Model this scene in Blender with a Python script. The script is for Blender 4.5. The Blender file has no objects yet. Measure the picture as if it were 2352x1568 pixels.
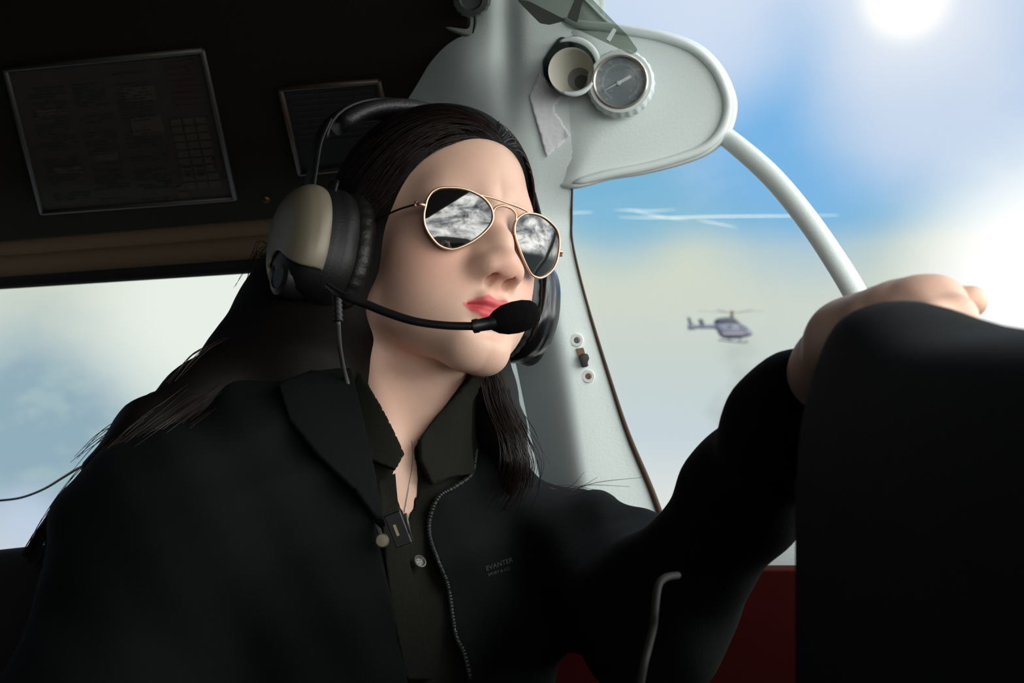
import sys
import bpy, bmesh, math, random
import numpy as np
from mathutils import Vector, Matrix
random.seed(7); RNG = np.random.default_rng(7)
SC = bpy.context.scene; COL = SC.collection
W, H = 2352, 1568
FPX = W*50/36.0
ZC = 1.25
def P(px, py, d):
    return Vector(((px-W/2)*d/FPX, d, ZC-(py-H/2)*d/FPX))
def srgb(r, g, b):
    def f(c):
        c = c/255.0
        return c/12.92 if c <= .04045 else ((c+.055)/1.055)**2.4
    return (f(r), f(g), f(b), 1.0)

# ------------------------------------------------------------ materials
MATS = {}
def mat(name, col, rough=.5, metal=0., var=.12, scale=30., bump=0., bscale=200., spec=.5, sheen=0., coat=0., sss=0., alt=None):
    if name in MATS: return MATS[name]
    m = bpy.data.materials.new(name); m.use_nodes = True
    nt = m.node_tree; b = nt.nodes['Principled BSDF']
    b.inputs['Roughness'].default_value = rough; b.inputs['Metallic'].default_value = metal
    b.inputs['Specular IOR Level'].default_value = spec
    b.inputs['Sheen Weight'].default_value = sheen; b.inputs['Coat Weight'].default_value = coat
    tc = nt.nodes.new('ShaderNodeTexCoord')
    n = nt.nodes.new('ShaderNodeTexNoise'); n.inputs['Scale'].default_value = scale; n.inputs['Detail'].default_value = 4
    nt.links.new(tc.outputs['Object'], n.inputs['Vector'])
    mx = nt.nodes.new('ShaderNodeMix'); mx.data_type = 'RGBA'
    c = np.array(col[:3]); c2 = np.array(alt[:3]) if alt else c*(1-2*var)
    mx.inputs['A'].default_value = (*(c*(1+var) if not alt else c), 1); mx.inputs['B'].default_value = (*c2, 1)
    nt.links.new(n.outputs['Fac'], mx.inputs['Factor']); nt.links.new(mx.outputs['Result'], b.inputs['Base Color'])
    if sss:
        b.inputs['Subsurface Weight'].default_value = sss; b.inputs['Subsurface Radius'].default_value = (1, .35, .2); b.inputs['Subsurface Scale'].default_value = .004
    if bump:
        n2 = nt.nodes.new('ShaderNodeTexNoise'); n2.inputs['Scale'].default_value = bscale; n2.inputs['Detail'].default_value = 5
        nt.links.new(tc.outputs['Object'], n2.inputs['Vector'])
        bp = nt.nodes.new('ShaderNodeBump'); bp.inputs['Strength'].default_value = bump; bp.inputs['Distance'].default_value = .002
        nt.links.new(n2.outputs['Fac'], bp.inputs['Height']); nt.links.new(bp.outputs['Normal'], b.inputs['Normal'])
    MATS[name] = m
    return m
def clear_mat(name, tint, gloss=.06, rough=.02):
    m = bpy.data.materials.new(name); m.use_nodes = True; nt = m.node_tree
    nt.nodes.remove(nt.nodes['Principled BSDF']); out = nt.nodes['Material Output']
    t = nt.nodes.new('ShaderNodeBsdfTransparent'); t.inputs['Color'].default_value = (*tint, 1)
    g = nt.nodes.new('ShaderNodeBsdfGlossy'); g.inputs['Roughness'].default_value = rough
    lw = nt.nodes.new('ShaderNodeLayerWeight')
    pw = nt.nodes.new('ShaderNodeMath'); pw.operation = 'POWER'; pw.inputs[1].default_value = 4
    mm = nt.nodes.new('ShaderNodeMath'); mm.operation = 'MULTIPLY_ADD'; mm.inputs[1].default_value = gloss; mm.inputs[2].default_value = .015*gloss
    nt.links.new(lw.outputs['Facing'], pw.inputs[0]); nt.links.new(pw.outputs[0], mm.inputs[0])
    mx = nt.nodes.new('ShaderNodeMixShader')
    nt.links.new(mm.outputs[0], mx.inputs['Fac']); nt.links.new(t.outputs[0], mx.inputs[1]); nt.links.new(g.outputs[0], mx.inputs[2])
    nt.links.new(mx.outputs[0], out.inputs['Surface'])
    return m

# ------------------------------------------------------------ object helpers
def mesh_obj(name, verts, faces, m, parent=None, smooth=True):
    me = bpy.data.meshes.new(name)
    verts = np.asarray([tuple(v) for v in verts] if not isinstance(verts, np.ndarray) else verts, dtype=np.float32)
    me.from_pydata(verts.tolist(), [], faces if isinstance(faces, list) else faces.tolist())
    me.validate(); me.update()
    if smooth: me.polygons.foreach_set('use_smooth', [True]*len(me.polygons))
    o = bpy.data.objects.new(name, me); COL.objects.link(o)
    if m is not None: me.materials.append(m)
    if parent is not None: o.parent = parent; o.matrix_parent_inverse = parent.matrix_world.inverted()
    return o
def bm_obj(name, bm, m, parent=None, smooth=True):
    me = bpy.data.meshes.new(name); bm.normal_update(); bm.to_mesh(me); bm.free()
    if smooth: me.polygons.foreach_set('use_smooth', [True]*len(me.polygons))
    o = bpy.data.objects.new(name, me); COL.objects.link(o)
    if m is not None: me.materials.append(m)
    if parent is not None: o.parent = parent; o.matrix_parent_inverse = parent.matrix_world.inverted()
    return o
def thing(name, label, cat, loc=(0, 0, 0), group=None):
    o = bpy.data.objects.new(name, None); o.empty_display_size = .05; COL.objects.link(o); o.location = loc
    bpy.context.view_layer.update()
    return tag(o, label, cat, group)
def tag(o, label, cat, group=None):
    o['label'] = label; o['category'] = cat
    if group: o['group'] = group
    return o
def struct(o, label=None):
    o['kind'] = 'structure'
    if label: o['label'] = label
    return o
def smooth_angle(o, deg=35):
    bm = bmesh.new(); bm.from_mesh(o.data)
    for e in bm.edges:
        if len(e.link_faces) == 2 and e.calc_face_angle(0) > math.radians(deg): e.smooth = False
    bm.to_mesh(o.data); bm.free()
    return o
class MB:
    """collects verts/faces for one mesh"""
    def __init__(s): s.v = []; s.f = []
    def add(s, v, f):
        b = len(s.v); s.v += [tuple(x) for x in v]; s.f += [tuple(b+i for i in q) for q in f]
    def build(s, name, m, parent=None, smooth=True): return mesh_obj(name, np.array(s.v), s.f, m, parent, smooth)
def catmull(pts, n=8):
    pts = [np.array(p, float) for p in pts]; q = [2*pts[0]-pts[1]]+pts+[2*pts[-1]-pts[-2]]; out = []
    for i in range(1, len(q)-2):
        a, b, c, d = q[i-1:i+3]
        for k in range(n):
            t = k/n
            out.append(.5*((2*b)+(c-a)*t+(2*a-5*b+4*c-d)*t*t+(3*b-a-3*c+d)*t**3))
    out.append(pts[-1])
    return np.array(out)
def tube_geo(path, rad, sides=8, closed=False, cap=True, flat=1.0, ref=None):
    path = np.array([tuple(p) for p in path], float); n = len(path)
    rad = np.full(n, rad) if np.isscalar(rad) else np.interp(np.linspace(0, 1, n), np.linspace(0, 1, len(rad)), rad)
    if closed: tan = np.roll(path, -1, 0)-np.roll(path, 1, 0)
    else: tan = np.gradient(path, axis=0)
    tan /= np.linalg.norm(tan, axis=1)[:, None]+1e-12
    up = np.array(ref if ref is not None else (0, 0, 1.) if abs(tan[0][2]) < .9 else (1., 0, 0))
    V = []; prev = up-tan[0]*up.dot(tan[0]); prev /= np.linalg.norm(prev)
    for i in range(n):
        a = (up if ref is not None else prev); a = a-tan[i]*a.dot(tan[i]); a /= np.linalg.norm(a)+1e-12; prev = a
        b = np.cross(tan[i], a)
        for k in range(sides):
            t = 2*math.pi*k/sides
            V.append(path[i]+rad[i]*(math.cos(t)*a*flat+math.sin(t)*b))
    Fc = []
    for i in range(n if closed else n-1):
        j = (i+1) % n
        for k in range(sides):
            k2 = (k+1) % sides
            Fc.append((i*sides+k, i*sides+k2, j*sides+k2, j*sides+k))
    if cap and not closed:
        Fc.append(tuple(range(sides-1, -1, -1))); Fc.append(tuple((n-1)*sides+k for k in range(sides)))
    return V, Fc
def tube(name, path, rad, m, parent=None, sides=10, **k):
    v, f = tube_geo(path, rad, sides, **k); return mesh_obj(name, np.array(v), f, m, parent)
def frame_from(axis, up=(0, 0, 1)):
    z = Vector(axis).normalized(); x = Vector(up).cross(z)
    if x.length < 1e-4: x = Vector((1, 0, 0)).cross(z)
    x.normalize(); y = z.cross(x)
    return Matrix((x, y, z)).transposed()
def lathe_geo(c, axis, prof, n=48, up=(0, 0, 1), knurl=None, open_end=False):
    """prof: list of (r, h) along axis from c"""
    R = frame_from(axis, up); c = Vector(c); V = []; Fc = []
    for i, (r, h) in enumerate(prof):
        for k in range(n):
            t = 2*math.pi*k/n
            rr = r*(knurl(i, t) if knurl else 1)
            V.append(c+R @ Vector((rr*math.cos(t), rr*math.sin(t), h)))
    for i in range(len(prof)-1):
        for k in range(n):
            k2 = (k+1) % n
            Fc.append((i*n+k, i*n+k2, (i+1)*n+k2, (i+1)*n+k))
    if prof[0][0] > 1e-6: Fc.append(tuple(range(n-1, -1, -1)))
    if prof[-1][0] > 1e-6 and not open_end: Fc.append(tuple((len(prof)-1)*n+k for k in range(n)))
    return V, Fc
def lathe(name, c, axis, prof, m, parent=None, n=48, **k):
    v, f = lathe_geo(c, axis, prof, n, **k); o = mesh_obj(name, v, f, m, parent); return smooth_angle(o)
def box_geo(c, ax, half):
    c = Vector(c); V = []
    for sx in (-1, 1):
        for sy in (-1, 1):
            for sz in (-1, 1):
                V.append(c+ax[0]*half[0]*sx+ax[1]*half[1]*sy+ax[2]*half[2]*sz)
    return V, [(0, 1, 3, 2), (4, 6, 7, 5), (0, 4, 5, 1), (2, 3, 7, 6), (0, 2, 6, 4), (1, 5, 7, 3)]
AX = (Vector((1, 0, 0)), Vector((0, 1, 0)), Vector((0, 0, 1)))
def box(name, lo, hi, m, parent=None, bevel=0.):
    bm = bmesh.new(); v, f = box_geo([(a+b)/2 for a, b in zip(lo, hi)], AX, [(b-a)/2 for a, b in zip(lo, hi)])
    vs = [bm.verts.new(x) for x in v]
    for q in f: bm.faces.new([vs[i] for i in q])
    bmesh.ops.recalc_face_normals(bm, faces=bm.faces)
    if bevel: bmesh.ops.bevel(bm, geom=bm.edges[:], offset=bevel, segments=3, affect='EDGES', profile=.5)
    return smooth_angle(bm_obj(name, bm, m, parent))
def prism(name, front, push, m, parent=None, bevel=0., smooth=True):
    """solid from a front outline (3D points) pushed along a vector"""
    bm = bmesh.new(); a = [bm.verts.new(p) for p in front]; f = bm.faces.new(a)
    r = bmesh.ops.extrude_face_region(bm, geom=[f]); nv = [e for e in r['geom'] if isinstance(e, bmesh.types.BMVert)]
    bmesh.ops.translate(bm, vec=push, verts=nv)
    bmesh.ops.recalc_face_normals(bm, faces=bm.faces)
    if bevel:
        es = [e for e in bm.edges if e.calc_face_angle(0) > .6]
        bmesh.ops.bevel(bm, geom=es, offset=bevel, segments=3, affect='EDGES', profile=.5, clamp_overlap=True)
    return smooth_angle(bm_obj(name, bm, m, parent)) if smooth else bm_obj(name, bm, m, parent, False)
def ray_plane(px, py, pl):
    o = Vector((0, 0, ZC)); d = P(px, py, 1.)-o; n, q = pl
    return o+d*((q-o).dot(n)/d.dot(n))
def plane3(a, b, c):
    n = (b-a).cross(c-a).normalized()
    if n.y > 0: n = -n
    return (n, a)
def round_poly(pts, r, n=5):
    """round the corners of a 2D outline"""
    out = []; N = len(pts)
    for i in range(N):
        p = np.array(pts[i], float); a = np.array(pts[i-1], float)-p; b = np.array(pts[(i+1) % N], float)-p
        la, lb = np.linalg.norm(a), np.linalg.norm(b); rr = min(r, la*.45, lb*.45)
        p0 = p+a/la*rr; p1 = p+b/lb*rr
        for k in range(n+1):
            t = k/n; out.append(tuple((1-t)**2*p0+2*t*(1-t)*p+t*t*p1))
    return out
def text_geo(s, size):
    cu = bpy.data.curves.new('lettering', 'FONT'); cu.body = s; cu.size = size; cu.align_x = 'CENTER'; cu.align_y = 'CENTER'; cu.extrude = size*.02
    o = bpy.data.objects.new('lettering', cu); COL.objects.link(o); bpy.context.view_layer.update()
    me = bpy.data.meshes.new_from_object(o.evaluated_get(bpy.context.evaluated_depsgraph_get()))
    V = [v.co.copy() for v in me.vertices]; Fc = [tuple(p.vertices) for p in me.polygons]
    bpy.data.objects.remove(o); bpy.data.meshes.remove(me)
    return V, Fc

# ------------------------------------------------------------ signed distance surfaces
def smin(a, b, k):
    h = np.maximum(k-np.abs(a-b), 0)/k
    return np.minimum(a, b)-h*h*k*.25
def smax(a, b, k): return -smin(-a, -b, k)
def sph(p, c, r): return np.linalg.norm(p-np.asarray(c, np.float32), axis=1)-r
def ell(p, c, r):
    q = p-np.asarray(c, np.float32); r = np.asarray(r, np.float32)
    k0 = np.linalg.norm(q/r, axis=1); k1 = np.linalg.norm(q/(r*r), axis=1)+1e-9
    return k0*(k0-1)/k1
def cone(p, a, b, ra, rb):
    a = np.asarray(a, np.float32); b = np.asarray(b, np.float32); ba = b-a; pa = p-a
    t = np.clip(pa @ ba/(ba @ ba), 0, 1)
    return np.linalg.norm(pa-t[:, None]*ba, axis=1)-(ra+(rb-ra)*t)
def chain(p, pts, rads, k=.01):
    d = None
    for i in range(len(pts)-1):
        e = cone(p, pts[i], pts[i+1], rads[i], rads[i+1]); d = e if d is None else smin(d, e, k)
    return d
def poly2(q, pts):
    """signed distance to a 2D polygon"""
    pts = np.asarray(pts, np.float32); d = np.full(len(q), 1e9, np.float32); s = np.ones(len(q), np.float32)
    for i in range(len(pts)):
        a = pts[i]; b = pts[i-1]; e = b-a; w = q-a
        t = np.clip(w @ e/(e @ e), 0, 1); d = np.minimum(d, ((w-t[:, None]*e)**2).sum(1))
        c1 = q[:, 1] >= a[1]; c2 = q[:, 1] < b[1]; c3 = e[0]*w[:, 1] > e[1]*w[:, 0]
        s = np.where((c1 & c2 & c3) | (~c1 & ~c2 & ~c3), -s, s)
    return s*np.sqrt(d)
def to_px(p):
    return np.stack([W/2+FPX*p[:, 0]/p[:, 1], H/2-FPX*(p[:, 2]-ZC)/p[:, 1]], 1)
def cut_px(p, pts, d=1.05): return poly2(to_px(p), pts)*d/FPX
def surface(f, lo, hi, h, B=16):
    """naive surface nets on the blocks near the surface"""
    lo = np.array(lo, float); N = np.ceil((np.array(hi)-lo)/h).astype(int); nb = (N+B-1)//B
    idx = np.stack(np.meshgrid(*[np.arange(k) for k in nb], indexing='ij'), -1).reshape(-1, 3)
    cen = (lo+(idx*B+B/2)*h).astype(np.float32)
    d = np.concatenate([f(c) for c in np.array_split(cen, max(1, len(cen)//200000))])
    idx = idx[np.abs(d) < B*h*1.25]
    S = B+2; loc = np.stack(np.meshgrid(*[np.arange(S)]*3, indexing='ij'), -1).reshape(-1, 3)
    NY, NZ = N[1]+2*B, N[2]+2*B
    keys, poss, quads = [], [], []
    corners = [(i, j, k) for i in (0, 1) for j in (0, 1) for k in (0, 1)]
    edges = [(a, b) for a in range(8) for b in range(a+1, 8) if sum(abs(x-y) for x, y in zip(corners[a], corners[b])) == 1]
    for ch in np.array_split(idx, max(1, len(idx)//48)):
        g = ch[:, None, :]*B-1+loc[None]
        v = f((lo+g.reshape(-1, 3)*h).astype(np.float32)).reshape(-1, S, S, S)
        C = S-1; ins = v < 0
        cv = [v[:, a:a+C, b:b+C, c:c+C] for a, b, c in corners]
        acc = np.zeros(cv[0].shape+(3,), np.float32); cnt = np.zeros(cv[0].shape, np.float32)
        for a, b in edges:
            m = (cv[a] < 0) != (cv[b] < 0)
            t = np.where(m, cv[a]/np.where(m, cv[a]-cv[b], 1), 0)
            for ax in range(3):
                acc[..., ax] += m*(corners[a][ax]+(corners[b][ax]-corners[a][ax])*t)
            cnt += m
        act = np.argwhere(cnt > 0)
        gi = ch[act[:, 0]]*B-1+act[:, 1:]
        keys.append(((gi[:, 0]+2)*NY+gi[:, 1]+2)*NZ+gi[:, 2]+2)
        a = tuple(act.T); poss.append(lo+(gi+acc[a]/cnt[a][:, None])*h)
        for ax in range(3):
            o1, o2 = [(1, 2), (2, 0), (0, 1)][ax]
            sl = [slice(1, B+1)]*3; sl2 = list(sl); sl2[ax] = slice(2, B+2)
            A = ins[:, sl[0], sl[1], sl[2]]; Bb = ins[:, sl2[0], sl2[1], sl2[2]]
            e = np.argwhere(A != Bb)
            if not len(e): continue
            fl = A[tuple(e.T)]; gi = ch[e[:, 0]]*B+e[:, 1:]
            u1 = np.zeros(3, int); u1[o1] = 1; u2 = np.zeros(3, int); u2[o2] = 1
            q = [gi-u1-u2, gi-u2, gi, gi-u1]
            k = np.stack([((x[:, 0]+2)*NY+x[:, 1]+2)*NZ+x[:, 2]+2 for x in q], 1)
            k[~fl] = k[~fl][:, ::-1]; quads.append(k)
    keys = np.concatenate(keys); poss = np.concatenate(poss); quads = np.concatenate(quads)
    uk, first = np.unique(keys, return_index=True)
    q = np.searchsorted(uk, quads); ok = (uk[np.clip(q, 0, len(uk)-1)] == quads).all(1)
    return poss[first], q[ok]
def normal_of(f, p, e=.001):
    g = np.stack([f(p+np.eye(3, dtype=np.float32)[i]*e)-f(p-np.eye(3, dtype=np.float32)[i]*e) for i in range(3)], 1)
    return g/(np.linalg.norm(g, axis=1)[:, None]+1e-9)
def march(f, px, py, start=.6, end=1.6):
    """where the view rays meet the surface f=0"""
    px = np.asarray(px, float); o = np.array([0, 0, ZC]); d = np.stack([(px-W/2)/FPX, np.ones_like(px), -(np.asarray(py, float)-H/2)/FPX], 1)
    t = np.full(len(px), start)
    for _ in range(90):
        v = f((o+d*t[:, None]).astype(np.float32)); t = np.minimum(t+np.maximum(v, -.01)*.7, end)
    return o+d*t[:, None]
def in_poly(pts, q):
    return poly2(np.asarray(q, np.float32), pts) < 0
def panel(name, f, poly, off, thick, m, parent=None, step=6, fold=None):
    """a cloth panel laid over the surface f: outline in the photograph's frame"""
    poly = np.asarray(poly, float); x0, y0 = poly.min(0); x1, y1 = poly.max(0)
    nx = int((x1-x0)/step)+1; ny = int((y1-y0)/step)+1
    X, Y = np.meshgrid(np.linspace(x0, x1, nx+1), np.linspace(y0, y1, ny+1))
    q = np.stack([X.ravel(), Y.ravel()], 1); ins = in_poly(poly, q).reshape(X.shape)
    near = ins.copy()
    near[:-1] |= ins[1:]; near[1:] |= ins[:-1]; near[:, :-1] |= ins[:, 1:]; near[:, 1:] |= ins[:, :-1]
    # snap outside neighbours to the outline
    def snap(z):
        best = None
        for i in range(len(poly)):
            a = poly[i-1]; b = poly[i]; e = b-a; t = np.clip(((z-a)@e)/(e@e), 0, 1); c = a+e*t; dd = ((z-c)**2).sum()
            if best is None or dd < best[0]: best = (dd, c)
        return best[1]
    qi = q.copy(); fl = ins.ravel(); nf = near.ravel()
    for i in np.where(nf & ~fl)[0]: qi[i] = snap(q[i])
    use = np.where(nf)[0]; mp = -np.ones(len(q), int); mp[use] = np.arange(len(use))
    pts = march(f, qi[use, 0], qi[use, 1]); nr = normal_of(f, pts.astype(np.float32), .004)
    o = off if fold is None else off+fold(qi[use])
    top = pts+nr*(np.asarray(o)+thick)[..., None] if not np.isscalar(o) else pts+nr*(o+thick)
    V = top; Fc = []
    for j in range(ny):
        for i in range(nx):
            a = [j*(nx+1)+i, j*(nx+1)+i+1, (j+1)*(nx+1)+i+1, (j+1)*(nx+1)+i]
            k = [mp[z] for z in a]
            if min(k) >= 0 and sum(fl[z] for z in a) >= 1: Fc.append(tuple(k))
    ob = mesh_obj(name, V, Fc, m, parent)
    md = ob.modifiers.new('thickness', 'SOLIDIFY'); md.thickness = thick; md.offset = 0
    return ob
FAST_BODY = False
# ============================================================ PERSON
YAW, PIT, ROL = math.radians(33.8), math.radians(20.9), math.radians(16.0)
HC = Vector((-.0657, 1.1362, ZC+.0720))
def head_rot():
    F0 = np.array([math.sin(YAW), -math.cos(YAW), 0]); L = np.array([math.cos(YAW), math.sin(YAW), 0]); Z = np.array([0, 0, 1.])
    Fv = F0*math.cos(PIT)+Z*math.sin(PIT); U = Z*math.cos(PIT)-F0*math.sin(PIT)
    c, s = math.cos(ROL), math.sin(ROL)
    return np.array([[c, 0, s], [0, 1, 0], [-s, 0, c]]) @ np.stack([L, Fv, U], 1)
HR = head_rot(); HRM = Matrix(HR.tolist())
def HL(x, f, u): return HC+HRM @ Vector((x, f, u))
def to_head(p): return (p-np.array(HC, np.float32)) @ HR.astype(np.float32)
def skull(q):
    d = ell(q, (0, -.013, .029), (.0690, .089, .090))
    d = smin(d, ell(q, (0, .032, .036), (.0465, .0555, .058)), .03)
    return d
def head(q):
    s = q.copy(); s[:, 0] = np.abs(s[:, 0])          # both halves alike
    d = skull(s)
    d = smin(d, ell(s, (0, .035, -.030), (.0480, .050, .060)), .03)
    d = smin(d, cone(s, (.041, .015, -.064), (.012, .074, -.0965), .018, .0145), .03)
    d = smin(d, ell(s, (0, .0755, -.0985), (.019, .0165, .0150)), .018)
    d = smin(d, ell(s, (0, .064, -.066), (.033, .031, .028)), .022)
    d = smin(d, sph(s, (.0350, .0525, -.026), .0225), .026)
    d = smin(d, sph(s, (.0270, .0515, -.058), .0245), .026)
    d = smin(d, cone(s, (.010, .081, .016), (.032, .066, .018), .0100, .0120), .022)
    d = smax(d, -sph(s, (.031, .103, -.002), .0205), .016)
    d = smin(d, ell(s, (.0295, .0720, -.002), (.0150, .0130, .0118)), .008)
    # nose
    n = cone(s, (0, .0845, .006), (0, .0975, -.018), .0060, .0068)
    n = smin(n, cone(s, (0, .0975, -.018), (0, .1058, -.036), .0068, .0078), .012)
    n = smin(n, cone(s, (.003, .080, -.002), (.0100, .0925, -.0405), .0070, .0092), .012)
    n = smin(n, ell(s, (0, .1055, -.0385), (.0088, .0085, .0078)), .010)
    n = smin(n, ell(s, (.0122, .0970, -.0420), (.0062, .0120, .0074)), .010)
    n = smin(n, cone(s, (0, .095, -.0490), (0, .1065, -.0442), .0040, .0042), .006)
    d = smin(d, n, .010)
    d = smax(d, -ell(s, (.0074, .0995, -.0480), (.0040, .0078, .0088)), .002)
    # philtrum, lips
    d = smax(d, -cone(s, (0, .1045, -.054), (0, .1035, -.0625), .0030, .0030), .005)
    up = cone(s, (.0005, .0950, -.0672), (.0085, .0935, -.0660), .0050, .0054)
    up = smin(up, cone(s, (.0085, .0935, -.0660), (.0230, .0815, -.0705), .0054, .0012), .004)
    lo = cone(s, (0, .0935, -.0762), (.010, .0910, -.0756), .0056, .0052)
    lo = smin(lo, cone(s, (.010, .0910, -.0756), (.0230, .0810, -.0712), .0052, .0010), .004)
    d = smin(smin(d, up, .0035), lo, .0045)
    g = cone(s, (0, .1000, -.0720), (.010, .0972, -.0713), .0022, .0021)
    g = np.minimum(g, cone(s, (.010, .0972, -.0713), (.0240, .0845, -.0707), .0021, .0010))
    d = smax(d, -g, .0025)
    d = smax(d, -ell(s, (0, .0975, -.0875), (.014, .0055, .0035)), .010)
    return d
NK0 = HL(0, -.014, -.050); NK1 = P(905, 1120, 1.125)
SHR, SHL = P(368, 1258, .955), P(1240, 1296, 1.20)
def torso(p):
    d = cone(p, P(885, 1150, 1.13), P(840, 1420, 1.135), .072, .125)
    d = smin(d, cone(p, P(640, 1400, 1.06), P(640, 1900, 1.06), .115, .125), .05)
    d = smin(d, cone(p, P(900, 1420, 1.16), P(860, 1900, 1.16), .115, .12), .05)
    d = smin(d, cone(p, P(860, 1120, 1.14), SHR, .055, .058), .05)
    d = smin(d, cone(p, P(900, 1150, 1.15), SHL, .052, .052), .05)
    return d
def neck(p):
    d = cone(p, NK0, NK1, .047, .052)
    # tendons and the hollow at the throat
    d = smin(d, cone(p, HL(.048, -.01, -.055), P(952, 1090, 1.062), .010, .008), .02)
    d = smin(d, cone(p, HL(-.048, -.01, -.055), P(895, 1090, 1.045), .010, .008), .02)
    return d
ELB, WRI = P(1503, 1420, .95), P(1930, 848, .735)
def arms(p):
    d = chain(p, [SHL, ELB, WRI], [.042, .024, .022], .01)
    return smin(d, chain(p, [SHR, P(215, 1700, .90), P(300, 2100, .85)], [.045, .038, .036], .01), 1e-3)
# left hand, its back to the light, fingers closing over the cowl
KN = [P(2158, 700, .648), P(2106, 702, .652), P(2050, 718, .665), P(2000, 745, .675)]     # index .. little knuckles
def hand(p):
    d = cone(p, WRI, P(1960, 792, .705), .0245, .020)
    for k, r in zip(KN, (.0120, .0122, .0115, .0105)):
        d = smin(d, cone(p, P(1960, 795, .705), k, .018, r), .012)
    fingers = [
        ([KN[0], P(2196, 728, .630), P(2228, 815, .628), P(2212, 865, .640)], (.0105, .0092, .0082, .0070)),
        ([KN[1], P(2142, 740, .625), P(2182, 838, .620), P(2172, 893, .632)], (.0108, .0094, .0084, .0072)),
        ([KN[2], P(2074, 756, .635), P(2110, 860, .628), P(2105, 910, .640)], (.0102, .0090, .0080, .0070)),
        ([KN[3], P(2014, 796, .648), P(2038, 880, .640), P(2033, 920, .650)], (.0092, .0080, .0070, .0062))]
    for pts, r in fingers: d = smin(d, chain(p, pts, r, .003), .006)
    th = chain(p, [P(1980, 808, .712), P(2075, 745, .690), P(2160, 702, .672), P(2232, 692, .664)], (.0150, .0125, .0100, .0074), .004)
    return smin(d, th, .010)
def body(p):
    q = to_head(p); hd = head(q)
    d = smin(hd, neck(p), .016)
    d = smin(d, torso(p), .045)
    d = smin(d, arms(p), .03)
    return smin(d, hand(p), .010)

SKIN = mat('skin', srgb(224, 183, 161), rough=.46, var=.05, scale=60, bump=.10, bscale=900, spec=.35)
def skin_material():
    m = SKIN; nt = m.node_tree; b = nt.nodes['Principled BSDF']
    old = b.inputs['Base Color'].links[0].from_socket
    at = nt.nodes.new('ShaderNodeAttribute'); at.attribute_name = 'lips'
    mx = nt.nodes.new('ShaderNodeMix'); mx.data_type = 'RGBA'; mx.inputs['B'].default_value = srgb(198, 80, 86)
    nt.links.new(at.outputs['Fac'], mx.inputs['Factor']); nt.links.new(old, mx.inputs['A'])
    a2 = nt.nodes.new('ShaderNodeAttribute'); a2.attribute_name = 'flush'
    m2 = nt.nodes.new('ShaderNodeMix'); m2.data_type = 'RGBA'; m2.inputs['B'].default_value = srgb(214, 142, 122)
    nt.links.new(a2.outputs['Fac'], m2.inputs['Factor']); nt.links.new(mx.outputs['Result'], m2.inputs['A'])
    nt.links.new(m2.outputs['Result'], b.inputs['Base Color'])
skin_material()

def build_body():
    fine = lambda p: body(p)
    v, q = surface(fine, (-.50, .55, .62), (.36, 1.36, 1.48), .0018 if not FAST_BODY else .0026)
    person = mesh_obj('person', v, q, SKIN)
    h = to_head(v.astype(np.float32)); s = h.copy(); s[:, 0] = np.abs(s[:, 0])
    # lips and cheek colour belong to the skin
    upc = np.interp(s[:, 0], [0, .0075, .0160, .0240], [-.0645, -.0622, -.0660, -.0710]); loc_ = np.interp(s[:, 0], [0, .010, .018, .0240], [-.0810, -.0800, -.0768, -.0716])
    inside = np.minimum(upc-s[:, 2], s[:, 2]-loc_)
    lips = np.clip(inside/.0022+.5, 0, 1)*(s[:, 1] > .078)*(s[:, 0] < .0245)
    flush = np.exp(-((s[:, 0]-.042)**2+(s[:, 2]+.040)**2)/(2*.018**2))*.35*(s[:, 1] > .03)
    flush = np.maximum(flush, np.exp(-((s[:, 0])**2+(s[:, 2]+.045)**2)/(2*.011**2))*.40*(s[:, 1] > .095))
    for n, a in (('lips', lips), ('flush', flush)):
        at = person.data.attributes.new(n, 'FLOAT', 'POINT'); at.data.foreach_set('value', a.astype(np.float32))
    tag(person, 'woman with long dark hair wearing headset and aviator sunglasses, arm stretched forward', 'person')
    return person
FAST_BODY = bool(globals().get('FAST_BODY', False))
person = build_body()
# ------------------------------------------------------------ hair
HAIRM = mat('hair', srgb(15, 11, 9), rough=.6, var=.25, scale=300, spec=.15)
HAIRW = mat('hair strands', srgb(38, 24, 18), rough=.36, var=.3, scale=300, spec=.6)
def hairline(q):
    """>0 in front of the hairline (bare skin)"""
    x = np.abs(q[:, 0]); u = q[:, 2]
    fh = .0815-6.2*x*x-.45*np.maximum(0, .060-u)+.35*np.maximum(0, u-.064)
    return (q[:, 1]-fh)*.8
def hair_cap(q):
    s = q.copy(); d = skull(s)
    d = smin(d, ell(s, (0, -.020, -.030), (.064, .074, .060)), .04)
    lift = .0028+.0032*np.clip((-hairline(q))/.03, 0, 1)
    d = d-lift
    return smax(d, hairline(q), .006)
def hair_mass(p):
    q = to_head(p)
    d = hair_cap(q)
    d = smin(d, chain(p, [P(790, 640, 1.14), P(730, 760, 1.12), P(690, 880, 1.08), P(660, 980, 1.06)], [.058, .055, .05, .03], .02), .03)
    d = smin(d, chain(p, [P(748, 600, 1.17), P(682, 730, 1.14), P(580, 845, 1.09), P(465, 922, 1.04), P(338, 988, .99), P(220, 1078, .97)], [.036, .040, .034, .026, .018, .010], .02), .03)
    return d
def lock_core(p):
    d = chain(p, [P(1105, 800, 1.15), P(1122, 900, 1.13), P(1150, 985, 1.115), P(1172, 1060, 1.11), P(1165, 1130, 1.115)], [.022, .021, .019, .013, .006], .01)
    return d
def strand_tubes(curves, r0=.00035, sides=3):
    mb = MB()
    for c in curves:
        v, f = tube_geo(c, [r0, r0, r0*.9, r0*.45], sides, cap=False); mb.add(v, f)
    return mb
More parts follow.
